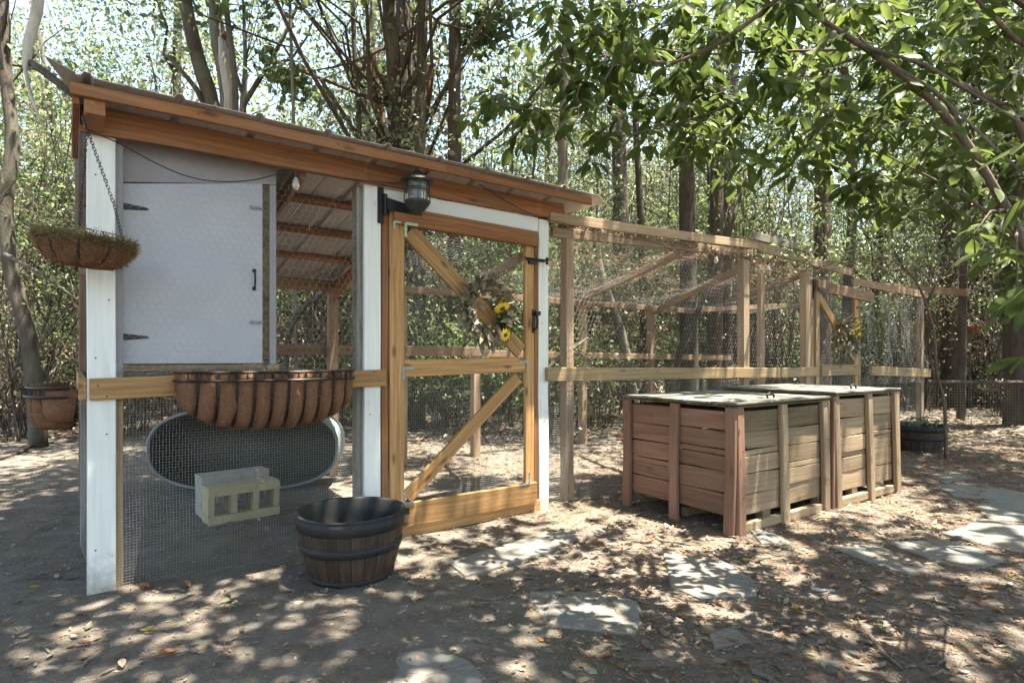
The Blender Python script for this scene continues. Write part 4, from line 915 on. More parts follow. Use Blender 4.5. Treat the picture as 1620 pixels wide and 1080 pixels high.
# long trough basket: back flat at y=0, bulging towards -y
def trough(name, label, M, L, D, Hh, seed, nrib=12, lumps=1.0):
    e = empty(name, M, label, 'planter'); g = np.random.default_rng(seed)
    nx, na = 72, 16; vs = []
    def surf(f, a, off=0.0):
        # f 0..1 along, a 0 (rim) .. 1 (bottom back)
        x = -L/2+f*L; endf = (1-(abs(2*f-1))**2.6)**.5 if abs(2*f-1) < 1 else 0
        th = a*math.pi/2; k = D*(math.cos(th))**.8*endf; kk = Hh*math.sin(th)*(.22+.78*endf**1.0)
        return x, -(k+off), -kk
    rows = []
    for i in range(nx+1):
        f = i/nx
        for j in range(na+1):
            a = j/na; x, y, z = surf(f, a); q = f*nrib; lump = (math.sin((q % 1)*math.pi))**.6*.048*math.sin(a*math.pi*.8+.35)*lumps+float(vn(f*30, a*5+seed))*.012
            z -= lump*1.0 if a > .3 else 0; y -= lump
            if a == 0: z += float(vn(f*25, 3))*.012
            vs.append((x, y, z))
    fs = [(i*(na+1)+j, i*(na+1)+j+1, (i+1)*(na+1)+j+1, (i+1)*(na+1)+j) for i in range(nx) for j in range(na)]
    # inner side and back
    o = len(vs); vs2 = [(x*.97, min(0, y*.88)+.0, z*.9+.0) for x, y, z in vs]
    mb = MB(); mb.add(vs+vs2, fs+[tuple(v+o for v in f[::-1]) for f in fs]+[(i*(na+1), (i+1)*(na+1), o+(i+1)*(na+1), o+i*(na+1)) for i in range(nx)])
    mb.add([(-L/2+.01, -.004, 0), (L/2-.01, -.004, 0)]+[(L/2*math.cos(q*.262)*.98, -.004, -Hh*.9*math.sin(q*.262)) for q in range(1, 12)], [tuple(range(13))]); mb.build('coir_liner', M_coir, e, smooth=True)
    mb = MB(); mb.add([(-L/2+.05, -.01, -.05), (L/2-.05, -.01, -.05), (L/2-.12, -D*.7, -.05), (-L/2+.12, -D*.7, -.05)], [(0, 1, 2, 3)]); mb.build('soil', M_soil, e)
    def arc(zoff, ex, r_):
        pts = []
        for i in range(41):
            x, y, z = surf(i/40, 0, ex); pts.append((x*(1+ex*.5), y, zoff))
        m_ = MB(); m_.tube(pts, r_, 5); return m_
    arc(.012, .034, .007).build('rim_bar', M_iron, e); arc(-.036, .042, .007).build('rim_bar', M_iron, e)
    for i in range(2*nrib-1):
        f = (i+1)/(2*nrib); x, y, z = surf(f, 0, .038); mb = MB(); mb.box(x-.004, x+.004, y-.004, y+.004, -.03, .01); mb.build('rim_upright', M_iron, e)
    for i in range(1, nrib):
        f = i/nrib; pts = [Vector(surf(f, a/10, .014)) for a in range(0, 11)]; pts = [Vector((p.x*(1-.0*k), p.y-.004, p.z-.022*min(1, k/4))) for k, p in enumerate(pts)]
        mb = MB(); w_ = .0075
        for a in range(10):
            p, q = pts[a], pts[a+1]; nrm = Vector((0, -(q.z-p.z), (q.y-p.y))).normalized()*-.004
            v = [(p.x-w_, p.y, p.z), (p.x+w_, p.y, p.z), (q.x+w_, q.y, q.z), (q.x-w_, q.y, q.z)]; v2 = [(x+0, y-abs(nrm.y), z_-abs(nrm.z)) for x, y, z_ in v]
            mb.add(v+v2, [(0, 1, 2, 3), (7, 6, 5, 4), (0, 4, 5, 1), (1, 5, 6, 2), (2, 6, 7, 3), (3, 7, 4, 0)])
        mb.build('rib', M_iron, e)
    def ff(g, n):
        P = np.array([surf(g.random(), g.random()*.9, .01) for _ in range(n)]); N = P*np.array([0, 1, 1]); N /= np.linalg.norm(N, axis=1, keepdims=True)+1e-6; P[:, 2] += -.012; return P, N
    fibres(ff, 6000, .0009, (.012, .034), M_fibre, e, M, seed)
    def fr(g, n):
        P = np.array([surf(g.random(), 0, 0) for _ in range(n)]); P[:, 2] += .0; return P, np.tile([[0, -.2, .8]], (n, 1))
    fibres(fr, 3000, .0009, (.01, .032), M_fibre, e, M, seed+1)
    return e
ta, tb = tt(279, -.12), tt(560, -.12); tm = (ta+tb)/2
trough('coir_trough', 'long coir lined iron trough planter mounted on the front rail', CM @ Matrix.Translation((tm, -.042, 1.205)), (tb-ta), .25, .32, 3, 11)
trough('coir_trough', 'coir trough planter on the far left side rail behind the first white post', CM @ T(-.042, .50, 1.12, -math.pi/2), .8, .2, .22, 8, 8)

# round hanging basket
Yb = 2.95; cb = at(135, 398, Yb); hb = empty('hanging_basket', Matrix.Translation(cb) @ Matrix.Rotation(.11, 4, 'Y'), 'mossy round coir basket hanging by a chain before the first white post', 'hanging basket')
rb = 64/F*Yb; mb = MB(); nn_ = 72; prof = [(1, .045), (.985, .015), (.93, -.012), (.82, -.04), (.66, -.058), (.3, -.065), (.001, -.065)]; vs = []
for (r_, z_) in prof:
    for j in range(nn_):
        a = 6.2832*j/nn_; lump = 1+.035*abs(math.sin(a*5))-.02+float(vn(a*8, z_*40))*.05; vs.append((r_*rb*lump*math.cos(a), r_*rb*lump*math.sin(a)*.9, z_*(1+.25*abs(math.sin(a*5))*(r_ < .95))+float(vn(a*6, 2))*.02*(r_ > .9)))
fs = [(i*nn_+j, i*nn_+(j+1) % nn_, (i+1)*nn_+(j+1) % nn_, (i+1)*nn_+j) for i in range(len(prof)-1) for j in range(nn_)]
inn = [(x*.88, y*.88, z_+.012) for x, y, z_ in vs]; o_ = len(vs); mb.add(vs+inn, [f[::-1] for f in fs]+[tuple(v+o_ for v in f) for f in fs]+[(j, (j+1) % nn_, o_+(j+1) % nn_, o_+j) for j in range(nn_)]); mb.build('coir_liner', M_coir, hb, smooth=True)
def fb(g, n):
    a = g.random(n)*6.283; r_ = .62+.38*g.random(n)**.5; z_ = -.06+.10*((r_-.62)/.38)**1.6; P = np.stack([r_*rb*np.cos(a), r_*rb*np.sin(a)*.9, z_], 1); return P, np.stack([np.cos(a), np.sin(a), .3+0*a], 1)
fibres(fb, 5200, .0009, (.012, .045), M_fibre, hb, None, 5)
def fb2(g, n):
    a = g.random(n)*6.283; P = np.stack([rb*np.cos(a)*(.85+.15*g.random(n)), rb*np.sin(a)*.9*(.85+.15*g.random(n)), .035+.025*g.random(n)], 1); return P, np.stack([np.cos(a), np.sin(a), .8+0*a], 1)
fibres(fb2, 4600, .0010, (.015, .06), M_fibre2, hb, None, 6)
mb = MB()
for k in range(5):
    a = .5+6.283*k/10; mb2 = MB(); mb2.tube([(rb*1.03*r_*math.cos(a), rb*.93*r_*math.sin(a)*-1, z_*1.05) for r_, z_ in prof[:5]], .005, 5); mb2.build('wire_rib', M_iron, hb)
zr = .10
mb.tube([(rb*.72*math.cos(q*.3142), rb*.65*math.sin(q*.3142), zr) for q in range(21)], .003, 5, False); mb.build('wire_ring', M_iron, hb)
for k in range(6):
    a = 1.05*k+.5; m2 = MB(); m2.tube([(rb*.72*math.cos(a), rb*.65*math.sin(a), zr), (rb*.9*math.cos(a), rb*.82*math.sin(a), .03)], .003, 5); m2.build('wire_upright', M_iron, hb)
def chain(name, a, b, par, n=22, sag=.0):
    a = Vector(a); b = Vector(b); mb = MB(); dv = (b-a)/n; L = dv.length*1.3
    for i in range(n):
        c = a.lerp(b, (i+.5)/n); q = dv.to_track_quat('Z', 'Y').to_matrix().to_4x4(); ro = Matrix.Rotation(math.pi/2*(i % 2), 4, 'Z'); pts = []
        for k in range(9):
            th = 6.2832*k/8; pts.append(c+(q @ ro @ Vector((math.cos(th)*L*.28, 0, math.sin(th)*L*.5))))
        mb.tube(pts, .0019, 4, False)
    mb.build(name, M_iron, par, Matrix.Identity(4))
hk = at(138, 205, 3.02); chain('chain', hk, at(181, 325, 2.86), hb, 24); chain('chain', at(181, 325, 2.86), at(197, 392, 2.84), hb, 12)
chain('chain', hk, at(124, 372, 3.16), hb, 34)
mb = MB(); mb.tube([at(134, 160, 3.06), at(131, 185, 3.02), at(136, 203, 3.02)], .006, 6); mb.build('hook', M_iron, hb, Matrix.Identity(4))

# far small hanging basket
cb2 = at(1540, 520, 13.2); h2 = empty('hanging_basket', Matrix.Translation(cb2), 'small brown hanging basket far right among the trunks', 'hanging basket')
mb = MB(); mb.lathe([(.28, .05), (.27, 0), (.2, -.08), (.1, -.11), (.001, -.12)], 18); mb.lathe([(.001, .03), (.27, .04)], 18); mb.build('coir_liner', M_coir, h2)
for k in range(3):
    a = 2.1*k; mb = MB(); mb.tube([(.27*math.cos(a), .27*math.sin(a), .05), (0, 0, 1.3)], .006, 4); mb.build('chain', M_iron, h2)
C = np.random.default_rng(3).normal(size=(160, 3))*np.array([.15, .15, .04])+np.array([0, 0, .09]); V, Fc = leaf_mesh_arrays(C, .06); o = obj('dry_plant', mesh_np('w', V, Fc, L_brown), h2)

# ------------------------------------------------------------------ stock tank on its side
Yt = 5.75; tb_ = at(386, HY, Yt)
tank = empty('stock_tank', Matrix.Translation((tb_.x, Yt, 0)) @ Matrix.Rotation(.10, 4, 'Z'), 'oval galvanised stock tank tipped on its side under the coop', 'stock tank')
wx, hz, dp = 144/F*Yt, .40, .55
def oval(sx, sz, n=48, p=2.6):
    out = []
    for k in range(n):
        a = 6.28318*k/n; c, s_ = math.cos(a), math.sin(a); out.append((math.copysign(abs(c)**(2/p), c)*sx, math.copysign(abs(s_)**(2/p), s_)*sz))
    return out
def ovl(name, rings, m_, smooth=True, cap_end=False):
    n = 48; vs = []; fs = []
    for (sc_, y) in rings: vs += [(x, y, z_+hz+.01) for x, z_ in oval(wx*sc_, hz*sc_, n)]
    for i in range(len(rings)-1):
        for j in range(n): fs.append((i*n+j, i*n+(j+1) % n, (i+1)*n+(j+1) % n, (i+1)*n+j))
    if cap_end: fs.append(tuple((len(rings)-1)*n+j for j in range(n)))
    mb = MB(); mb.add(vs, fs); return mb.build(name, m_, tank, smooth=smooth)
ovl('shell', [(.985, 0), (.985, .12), (1.0, .14), (.985, .16), (.98, .32), (.995, .34), (.98, .36), (.97, dp)], M_galv, cap_end=True)
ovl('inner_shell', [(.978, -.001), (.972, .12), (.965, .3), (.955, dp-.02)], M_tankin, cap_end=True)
mb = MB(); mb.tube([(x, 0, z_+hz+.01) for x, z_ in oval(wx, hz, 48)+[oval(wx, hz, 48)[0]]], .016, 8, False); mb.build('rim', simple('dull_zinc', (.20, .23, .235), .6, .5, .2, 6), tank, smooth=True)

# ------------------------------------------------------------------ concrete blocks
def cblock(name, label, M, L, D, Hh, m_, holes=3):
    e = MB(); web = L*.085; hw = (L-web*(holes+1))/holes; zz = Hh*.24
    # outer slab lying flat: holes run along y, seen from the front
    for (a, b) in ((0, zz), (Hh-zz, Hh)): e.box(0, L, 0, D, a, b)
    x = 0
    for k in range(holes+1): e.box(x, x+web, .008, D-.008, zz+.0, Hh-zz); x += web+hw
    for v in range(len(e.v)): e.v[v] = tuple(c+R.uniform(-.004, .004) for c in e.v[v])
    o = e.build(name, m_, None, M); return tag(o, label, 'concrete block')
pa = gnd(330, 832); pb = gnd(443, 812); an = math.atan2(pb.y-pa.y, pb.x-pa.x); Lb = (pb-pa).length
cblock('concrete_block', 'yellowed concrete block with three holes facing the wire', Matrix.Translation((pa.x, pa.y, .0)) @ Matrix.Rotation(an, 4, 'Z'), Lb, .2, .285, M_yblock)
cblock('concrete_block', 'grey concrete block standing just behind the yellowed one', Matrix.Translation((pa.x-.16, pa.y+.20, .0)) @ Matrix.Rotation(an, 4, 'Z'), Lb*.98, .2, .335, M_conc)

# ------------------------------------------------------------------ barrel planters
def barrel(name, label, x, y, r1, r0, h, parts=24, sq=False, rz=0.):
    e = empty(name, T(x, y, gzf(x, y)-.01, rz), label, 'planter'); zz = [0, .25, .5, .75, 1]
    def rad(f): return r0+(r1-r0)*(f**.8)+.012*math.sin(f*math.pi)
    for k in range(parts):
        a0 = 6.28318*k/parts+.005; a1 = 6.28318*(k+1)/parts-.005; vs = []; am = (a0+a1)/2
        # grain runs along local X of each stave: local frame x=up
        for f in zz:
            for a, off in ((a0, -.004), (am, .002), (a1, -.004)): r_ = rad(f)+off; vs.append((r_*math.cos(a), r_*math.sin(a), f*h))
        for f in zz:
            for a in (a0, am, a1): r_ = rad(f)-.014; vs.append((r_*math.cos(a), r_*math.sin(a), f*h))
        L = Matrix.Rotation(-math.pi/2, 4, 'Y'); Li = L.inverted(); vs = [Li @ Vector(v) for v in vs]
        fs = []
        for i in range(4):
            for j in range(2): q = i*3+j; fs += [(q, q+1, q+4, q+3), (15+q+1, 15+q, 15+q+3, 15+q+4)]
            fs += [(i*3, i*3+3, 15+i*3+3, 15+i*3), (i*3+2, 15+i*3+2, 15+i*3+5, i*3+5)]
        mb = MB(); mb.add(vs, fs); mb.build('stave', M_staves, e, MW[e] @ L)
    for (f0, f1, ex) in ((.80, 1.0, .008), (.47, .60, .006), (.0, .10, .006)):
        mb = MB(); mb.lathe([(rad(f0)-.012, f0*h), (rad(f0)+ex, f0*h), (rad((f0+f1)/2)+ex, (f0+f1)/2*h), (rad(f1)+ex, f1*h), (rad(f1)-.012, f1*h)], 48)
        if f1 == 1.0: mb.lathe([(rad(1)+ex, h), (rad(1)+.010, h+.002), (rad(1)+.009, h+.010), (rad(1)-.010, h+.010), (rad(1)-.02, h), (rad(.75)-.02, h*.75), (rad(.55)-.02, h*.55), (rad(.3)-.02, h*.3)], 48)
        mb.build('band', M_band, e, smooth=True)
    mb = MB(); n = 30; g = np.random.default_rng(3); vs = [(0, 0, h*.5)]+[(rad(.5)*q*math.cos(6.283*j/n), rad(.5)*q*math.sin(6.283*j/n), h*.5+g.random()*.02) for q in (.5, 1.0) for j in range(n)]
    fs = [(0, 1+j, 1+(j+1) % n) for j in range(n)]+[(1+j, 1+n+j, 1+n+(j+1) % n, 1+(j+1) % n) for j in range(n)]; mb.add(vs, fs); mb.build('soil', M_soil, e)
    return e
Yc = 3.56; xb = (556-CX)/F*Yc
bar = barrel('barrel_planter', 'dark half barrel planter with black bands before the gate hinge', xb, Yc, .314, .235, .385)
sp = empty('seedling', T(xb-.02, Yc+.02, .19), 'tiny green seedling growing in the half barrel planter', 'plant')
C = np.random.default_rng(3).normal(size=(9, 3))*np.array([.03, .03, .02])+np.array([0, 0, .06]); V, Fc = leaf_mesh_arrays(C, .06, up=1); obj('leaf', mesh_np('w', V, Fc, L_light), sp)
mb = MB(); mb.tube([(0, 0, 0), (.01, 0, .07)], .003, 5); mb.build('stem', L_light, sp)
pfar = gnd(1468, 716); far_pl = barrel('barrel_planter', 'dark far planter tub standing beyond the crates', pfar.x+.02, pfar.y+.25, .36, .27, .36, 20)
ye = pfar.y+.25; xe = pfar.x
wd = empty('planter_weeds', T(xe, ye, .30), 'green weeds growing out of the far planter tub', 'plant')
C = np.random.default_rng(8).normal(size=(120, 3))*np.array([.15, .12, .04])+np.array([.1, 0, .09]); V, Fc = leaf_mesh_arrays(C, .06, up=.6); obj('foliage', mesh_np('w', V, Fc, [L_olive, L_for], np.tile(rng.choice(2, 120), 2)), wd)
path_tree('young_tree', 'young tree with curved thin stem and pale green leaves beside the far planter',
  [Vector((at(1497, 566, 7.6).x, 7.6, -.05)), at(1494, 640, 7.6), at(1482, 590, 7.6), at(1478, 530, 7.6), at(1468, 490, 7.5), at(1452, 450, 7.4), at(1425, 420, 7.3), at(1380, 405, 7.1), at(1320, 420, 6.9)], [.024, .021, .02, .018, .016, .014, .012, .009, .006], B_twig,
  extra=[([at(1466, 480, 7.5), at(1490, 430, 7.6), at(1520, 380, 7.8), at(1560, 340, 8)], [.014, .012, .009, .005], B_dark), ([at(1430, 425, 7.3), at(1400, 370, 7.3), at(1350, 330, 7.3), at(1280, 320, 7.2)], [.013, .01, .008, .004], B_dark)],
  crown=[(at(1345, 425, 7.1), .85, .25, .065, [L_light], 71, 34, 40), (at(1390, 350, 7.4), 1.2, .42, .065, [L_light, L_for], 72, 44, 44), (at(1480, 425, 7.7), .75, .35, .065, [L_light, L_for], 73, 26, 36)])

# ------------------------------------------------------------------ crates
cA = math.atan2(F, 2180-CX); K0 = gnd(1166, 850); KM = Matrix.Translation(K0) @ Matrix.Rotation(cA, 4, 'Z')
cu = Vector((math.cos(cA), math.sin(cA))); cvv = Vector((-cu.y, cu.x))
def cs(px):  k = (px-CX)/F; return (k*K0.y-K0.x)/(cu.x-k*cu.y)
def cdp(px): k = (px-CX)/F; return (k*K0.y-K0.x)/(cvv.x-k*cvv.y)
DEP = cdp(988)
def crate(label, s0, s1, h, post_px, side_posts, rz=0, lean=0.0):
    M = KM @ T(s0, 0, 0, rz); e = empty('wooden_crate', M, label, 'crate'); L = s1-s0
    def Bc(name, p0, p1, wd, th, m, n=(0, 1, 0), lab=None, **k):
        o = board(name, p0, p1, wd, th, m, e, n, **k)
        if lab: o['label'] = lab
        return o
    pw, ptk = .085, .04
    zb, ztp = .13, h-.03
    # front face posts (face y=0 towards viewer)
    for x in post_px:
        xx = x-s0; Bc('corner_post' if (xx < .2 or xx > L-.2) else 'middle_post', (xx, ptk/2-.02, -.03), (xx+lean, ptk/2-.0, ztp+.0), pw, ptk, W_crate_l if lean == 0 and xx < .2 else W_crate_r, warp=.006, segs=2, cut=.007)
    for yy in side_posts:
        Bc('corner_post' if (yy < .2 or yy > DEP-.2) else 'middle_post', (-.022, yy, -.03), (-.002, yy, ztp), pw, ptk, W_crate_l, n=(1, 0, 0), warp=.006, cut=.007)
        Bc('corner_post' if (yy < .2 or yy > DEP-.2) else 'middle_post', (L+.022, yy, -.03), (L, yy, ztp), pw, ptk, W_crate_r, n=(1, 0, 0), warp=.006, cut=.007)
    Bc('corner_post', (.05, DEP-.01, 0), (.05, DEP-.01, ztp), pw, ptk, W_crate_l); Bc('corner_post', (L-.05, DEP-.01, 0), (L-.05, DEP-.01, ztp), pw, ptk, W_crate_r)
    # planks: bays between posts
    def bays(edges, face):
        n = 5; hh = (ztp-.03-zb)/n
        for b in range(len(edges)-1):
            z = zb; rows = [hh*R.uniform(.92, 1.08) for _ in range(n)]
            if face in ('f',) or R.random() < .8:
                k = R.choice((1, 2)); sl = .045; rows[k] -= sl*.6; rows[k+1 if k+1 < n else k] -= sl*.4; rows.insert(k+1, sl)
            sc2 = (ztp-.03-zb)/sum(rows)
            for i, q in enumerate(rows):
                q *= sc2; zc = z+q/2; z += q; gap = .004+R.random()*.004; tl = R.uniform(-.004, .004); off = R.uniform(-.004, .004)
                a, c = edges[b]+.002, edges[b+1]-.002
                if face == 'f':
                    mm = W_dark if (i == len(rows)-1 and not lean) else (W_crate_r)
                    Bc('plank', (a, .045+off, zc-tl), (c, .045+off, zc+tl), q-gap, .018, mm, warp=.003, cut=.003)
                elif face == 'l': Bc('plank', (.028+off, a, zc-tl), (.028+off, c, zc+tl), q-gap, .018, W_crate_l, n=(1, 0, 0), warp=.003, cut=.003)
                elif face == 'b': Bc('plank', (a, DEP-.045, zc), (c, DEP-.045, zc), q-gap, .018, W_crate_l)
                else: Bc('plank', (L-.03, a, zc), (L-.03, c, zc), q-gap, .018, W_crate_r, n=(1, 0, 0))
    fx = [x-s0 for x in post_px]; bays(fx, 'f'); bays(sorted(side_posts), 'l'); bays([.06, L/2, L-.06], 'b'); bays([.06, DEP/2, DEP-.06], 'r')
    # bottom skids
    Bc('skid', (.10, .035, .045), (L-.02, .035, .045), .07, .06, W_crate_r); Bc('skid', (.1, DEP*.5, .05), (L-.05, DEP*.5, .05), .08, .05, W_dark)
    for x in (L*.30, L*.92): Bc('block', (x, .07, .08), (x+.10, .07, .08), .13, .06, W_dark)
    Bc('floor_panel', (.05, DEP/2, zb+.01), (L-.05, DEP/2, zb+.01), .02, DEP-.12, W_dark, n=(0, 1, 0))
    for x in fx:
        for z_ in (.28, .62, ztp-.06):
            nb = MB(); nb.tube([(x+R.uniform(-.012, .012), -.0205, z_), (x, -.024, z_)], .004, 6); nb.build('nail_head', M_iron, e)
    # lid of boards
    lid = MB(); lid.box(.0, L, .0, DEP, h-.028, h-.018); lo = lid.build('lid', W_dark, e, M @ Matrix.Identity(4)); nb = 5
    for i in range(nb):
        a = -.012+(DEP+.03)*i/nb; b2 = -.012+(DEP+.03)*(i+1)/nb-.005
        board('lid_board', (-.02+R.uniform(-.006, .006), (a+b2)/2, h), (L+.01, (a+b2)/2, h+R.uniform(-.002, .004)), .018, b2-a, W_lid, lo, (0, 1, 0), base=M, warp=.002, cut=.004, segs=2)
    hm = MB(); hx = L*.50; pts = [(hx+.0, .16, h+.012), (hx+.0, .165, h+.035), (hx+.045, .17, h+.05), (hx+.09, .165, h+.035), (hx+.09, .16, h+.012)]; hm.tube(pts, .009, 7); hm.build('handle', M_iron, lo, M)
    return e
S1 = cs(1311); S2a = cs(1322); S2b = cs(1423)
crate('nearer slatted wooden crate with weathered grey lid, reddish left side', 0, S1, .965, [.045, cs(1243), S1-.045], [.045, cdp(1068), DEP-.045])
crate('farther slatted wooden crate close behind the first, legs leaning outward', S2a+.0, S2b, 1.0, [S2a+.06, cs(1380), S2b-.04], [.045, DEP*.5, DEP-.045], 0.0, -.035)

# ------------------------------------------------------------------ flagstones
stones = [
 ([(712, 890), (735, 911), (800, 893), (870, 872), (922, 848), (905, 838), (830, 852)], 'long narrow slate slab lying nearest the gate threshold'),
 ([(836, 937), (850, 972), (872, 990), (1005, 1005), (1014, 985), (1010, 952), (900, 934)], 'broad slate flagstone in the centre of the dappled patch'),
 ([(1048, 876), (1062, 930), (1110, 948), (1196, 945), (1204, 925), (1140, 888)], 'sunlit slate flagstone in front of the crate corner'),
 ([(1122, 1002), (1130, 1025), (1190, 1015), (1160, 990)], 'small triangular slate piece alone near the bottom'),
 ([(560, 1090), (600, 1040), (680, 1022), (745, 1045), (800, 1100)], 'half buried slate flagstone at the bottom edge'),
 ([(1183, 838), (1205, 862), (1252, 862), (1215, 842)], 'small slate chip under the near crate corner'),
 ([(1312, 866), (1360, 858), (1420, 876), (1484, 905), (1440, 913), (1370, 890)], 'slate paver right of the small chip, leftmost of the stepping path'),
 ([(1405, 862), (1490, 857), (1560, 876), (1600, 890), (1540, 906), (1482, 892)], 'slate paver beside the leftmost path paver'),
 ([(1490, 848), (1555, 826), (1650, 838), (1700, 870), (1640, 886), (1560, 868)], 'large dappled slate paver at the right edge'),
 ([(1540, 802), (1558, 790), (1680, 800), (1690, 826), (1570, 824)], 'slate paver behind the large dappled one at the right edge'),
 ([(1478, 768), (1545, 765), (1640, 784), (1630, 796), (1510, 786)], 'long slate paver right of the farther crate'),
 ([(1462, 753), (1515, 749), (1552, 759), (1490, 764)], 'smallest farthest slate paver right of the farther crate'),
]
for k, (poly, lab) in enumerate(stones):
    P = [gnd(*p) for p in poly]; c = sum(P, Vector())/len(P); zt = (max(gzf(p.x, p.y) for p in P+[c]) if k != 4 else gzf(c.x, c.y)-.002)+.0; n0 = len(P); Pd = []
    for i in range(n0):
        a, b = P[i], P[(i+1) % n0]
        for f in (0, .33, .66): q = a.lerp(b, f)-c; Pd.append(q*(1+R.uniform(-.03, .03)))
    n = len(Pd); vs = []
    for s_, z_ in ((1, -.05), (1, .0), (.97, .008), (.5, .010)): vs += [(q.x*s_, q.y*s_, z_+(R.uniform(-.0015, .0015) if z_ > 0 else 0)) for q in Pd]
    fs = [(r_*n+i, r_*n+(i+1) % n, (r_+1)*n+(i+1) % n, (r_+1)*n+i) for r_ in range(3) for i in range(n)]+[tuple(3*n+i for i in range(n))]
    if Pd[0].to_2d().cross(Pd[1].to_2d()) if False else (sum(Pd[i].x*Pd[(i+1) % n].y-Pd[(i+1) % n].x*Pd[i].y for i in range(n)) < 0): fs = [f[::-1] for f in fs]
    mb = MB(); mb.add(vs, fs); o = mb.build('flagstone', M_slate, None, Matrix.Translation((c.x, c.y, zt))); tag(o, lab, 'flagstone', 'slate flagstones on the ground')

# ------------------------------------------------------------------ odds on the ground
p = gnd(1004, 797); o = MB(); o.lathe([(.001, .012), (.05, .010), (.055, .004), (.05, 0)], 12, sx=1, sy=.6); tag(o.build('pale_shell', B_pale, None, T(p.x, p.y, gzf(p.x, p.y)+.004, .3)), 'small pale flat disc at the left foot of the near crate', 'debris')
lg = [Vector((x, y, gzf(x, y)+.04)) for x, y in ((-13.5, 12.1), (-11, 11.6), (-9.2, 11.3), (-7.9, 11.0))]
limb_thing('edging_log', 'long thin log lying along the left edge of the clearing', lg, [.05, .055, .05, .045], B_grey, 'log')
rt = [gnd(*q) for q in ((-40, 728), (0, 727), (30, 718), (50, 706), (56, 697), (40, 692), (10, 691), (-20, 694))]
limb_thing('garden_hose', 'old dark hose curving over the soil at the left edge', [Vector((q.x, q.y, gzf(q.x, q.y)+.02)) for q in rt], [.028]*len(rt), simple('old_hose', (.07, .06, .05), .7), 'hose')
def sprout(px, py, n, s, lab, m_=L_light):
    p = gnd(px, py); e = empty('green_sprout', T(p.x, p.y, gzf(p.x, p.y)), lab, 'plant')
    for k in range(n):
        v, f = big_leaf(s*R.uniform(.7, 1.1), s*.5, None, droop=.5); a = 6.283*k/n+R.uniform(-.4, .4); mb = MB(); mb.add(v, f)
        mb.build('leaf', m_, e, MW[e] @ Matrix.Translation((0, 0, s*R.uniform(.5, 1.3))) @ Matrix.Rotation(a, 4, 'Z') @ Matrix.Rotation(-.5, 4, 'Y'))
    mb = MB(); mb.tube([(0, 0, 0), (.004, 0, s*1.2)], .002, 4); mb.build('stem', m_, e)
sprout(364, 968, 7, .055, 'small bright green sprout on bare soil before the wire'); sprout(99, 826, 4, .05, 'tiny green sprout left of the first white post')
sprout(1395, 1000, 5, .04, 'small green seedling near the bottom right'); sprout(1600, 1050, 5, .04, 'green seedling in the bottom right corner')
for px, py, mm, L_, lab in ((285, 1035, L_rust, .10, 'curled rust brown leaf near the lower left'), (146, 1020, L_red, .06, 'pinkish red fallen leaf at the lower left'), (640+2, 934, L_rust, .05, 'x'), (300, 930, L_rust, .08, 'rust leaf lying at the foot of the wire'),
      (236, 933, L_rust, .07, 'rust leaf beside the first white post foot'), (1261, 966, L_yel, .045, 'bright yellow leaf on the dappled ground'), (1192, 1074, L_yel, .05, 'yellow green leaf at the bottom edge'), (194, 1064, L_pale, .06, 'pale curled leaf at the bottom left'), (63, 932, L_yel, .06, 'yellow leaf in the sunlit strip left of the post'), (1025, 912, L_rust, .05, 'orange leaf in the bright sun patch')):
    if lab == 'x': continue
    p = gnd(px, py); v, f = big_leaf(L_, L_*.5, None, curl=.6, droop=-.2); mb = MB(); mb.add(v, f)
    tag(mb.build('fallen_leaf', mm, None, T(p.x, p.y, gzf(p.x, p.y)+.012, R.uniform(0, 6))), lab, 'leaf')

# litter
def litter(n, x0, x1, y0, y1, size, mats, probs, dens=None, seed=1, name='leaf_litter', lab='dry fallen leaves scattered over the soil', zoff=.006):
    g = np.random.default_rng(seed); X = x0+(x1-x0)*g.random(n*3); Y_ = y0+(y1-y0)*g.random(n*3)
    k = np.abs(X) < Y_*.98+.8
    if dens is not None: k &= g.random(n*3) < dens(X, Y_)
    X = X[k][:n]; Y_ = Y_[k][:n]; n = len(X); th = g.random(n)*6.283; L = size*(.5+g.random(n)); W_ = L*(.25+.25*g.random(n))
    d = np.stack([np.cos(th), np.sin(th), (g.random(n)-.5)*.5], 1); s = np.stack([-np.sin(th), np.cos(th), (g.random(n)-.5)*.9], 1)
    C = np.stack([X, Y_, gz(X, Y_)+zoff+g.random(n)*size*.15], 1); up = np.array([[0, 0, 1.]]); c1 = (L*(g.random(n)*.35))[:, None]*up
    d *= L[:, None]*.5; s *= W_[:, None]*.5
    V = np.stack([C-d+c1*.6, C-d*.3+s+c1*.5, C-d*.1, C-d*.3-s+c1*.5, C+d*.5+s*.8+c1*.6, C+d*.5-s*.8+c1*.6, C+d+c1], 1).reshape(-1, 3); o = (np.arange(n)*7)[:, None]
    tr = [(0, 2, 1), (0, 3, 2), (1, 2, 4), (2, 6, 4), (2, 3, 5), (2, 5, 6)]
    Fc = np.concatenate([o+np.array([q]) for q in tr]); mi = np.tile(g.choice(len(mats), n, p=probs), 6)
    return tag(obj(name, mesh_np('litter', V, Fc, mats, mi)), lab, 'leaf litter', None, 'stuff')
def dens(X, Y_):
    inv = CM.inverted(); t = (X-P0.x)*UX+(Y_-P0.y)*UY; d = -(X-P0.x)*UY+(Y_-P0.y)*UX
    right = np.clip((X+.4)/1.6, 0, 1); out = np.where(d < -.05, .12+.88*right, .35*np.clip((t-2)/2, .08, 1)+.05)
    base = np.where((d > -.4) & (d < 0.05) & (t > 2.6), 1.0, out); return np.clip(base*(.55+1.3*(vn(X*1.4, Y_*1.4)+.5)*.8), 0, 1)
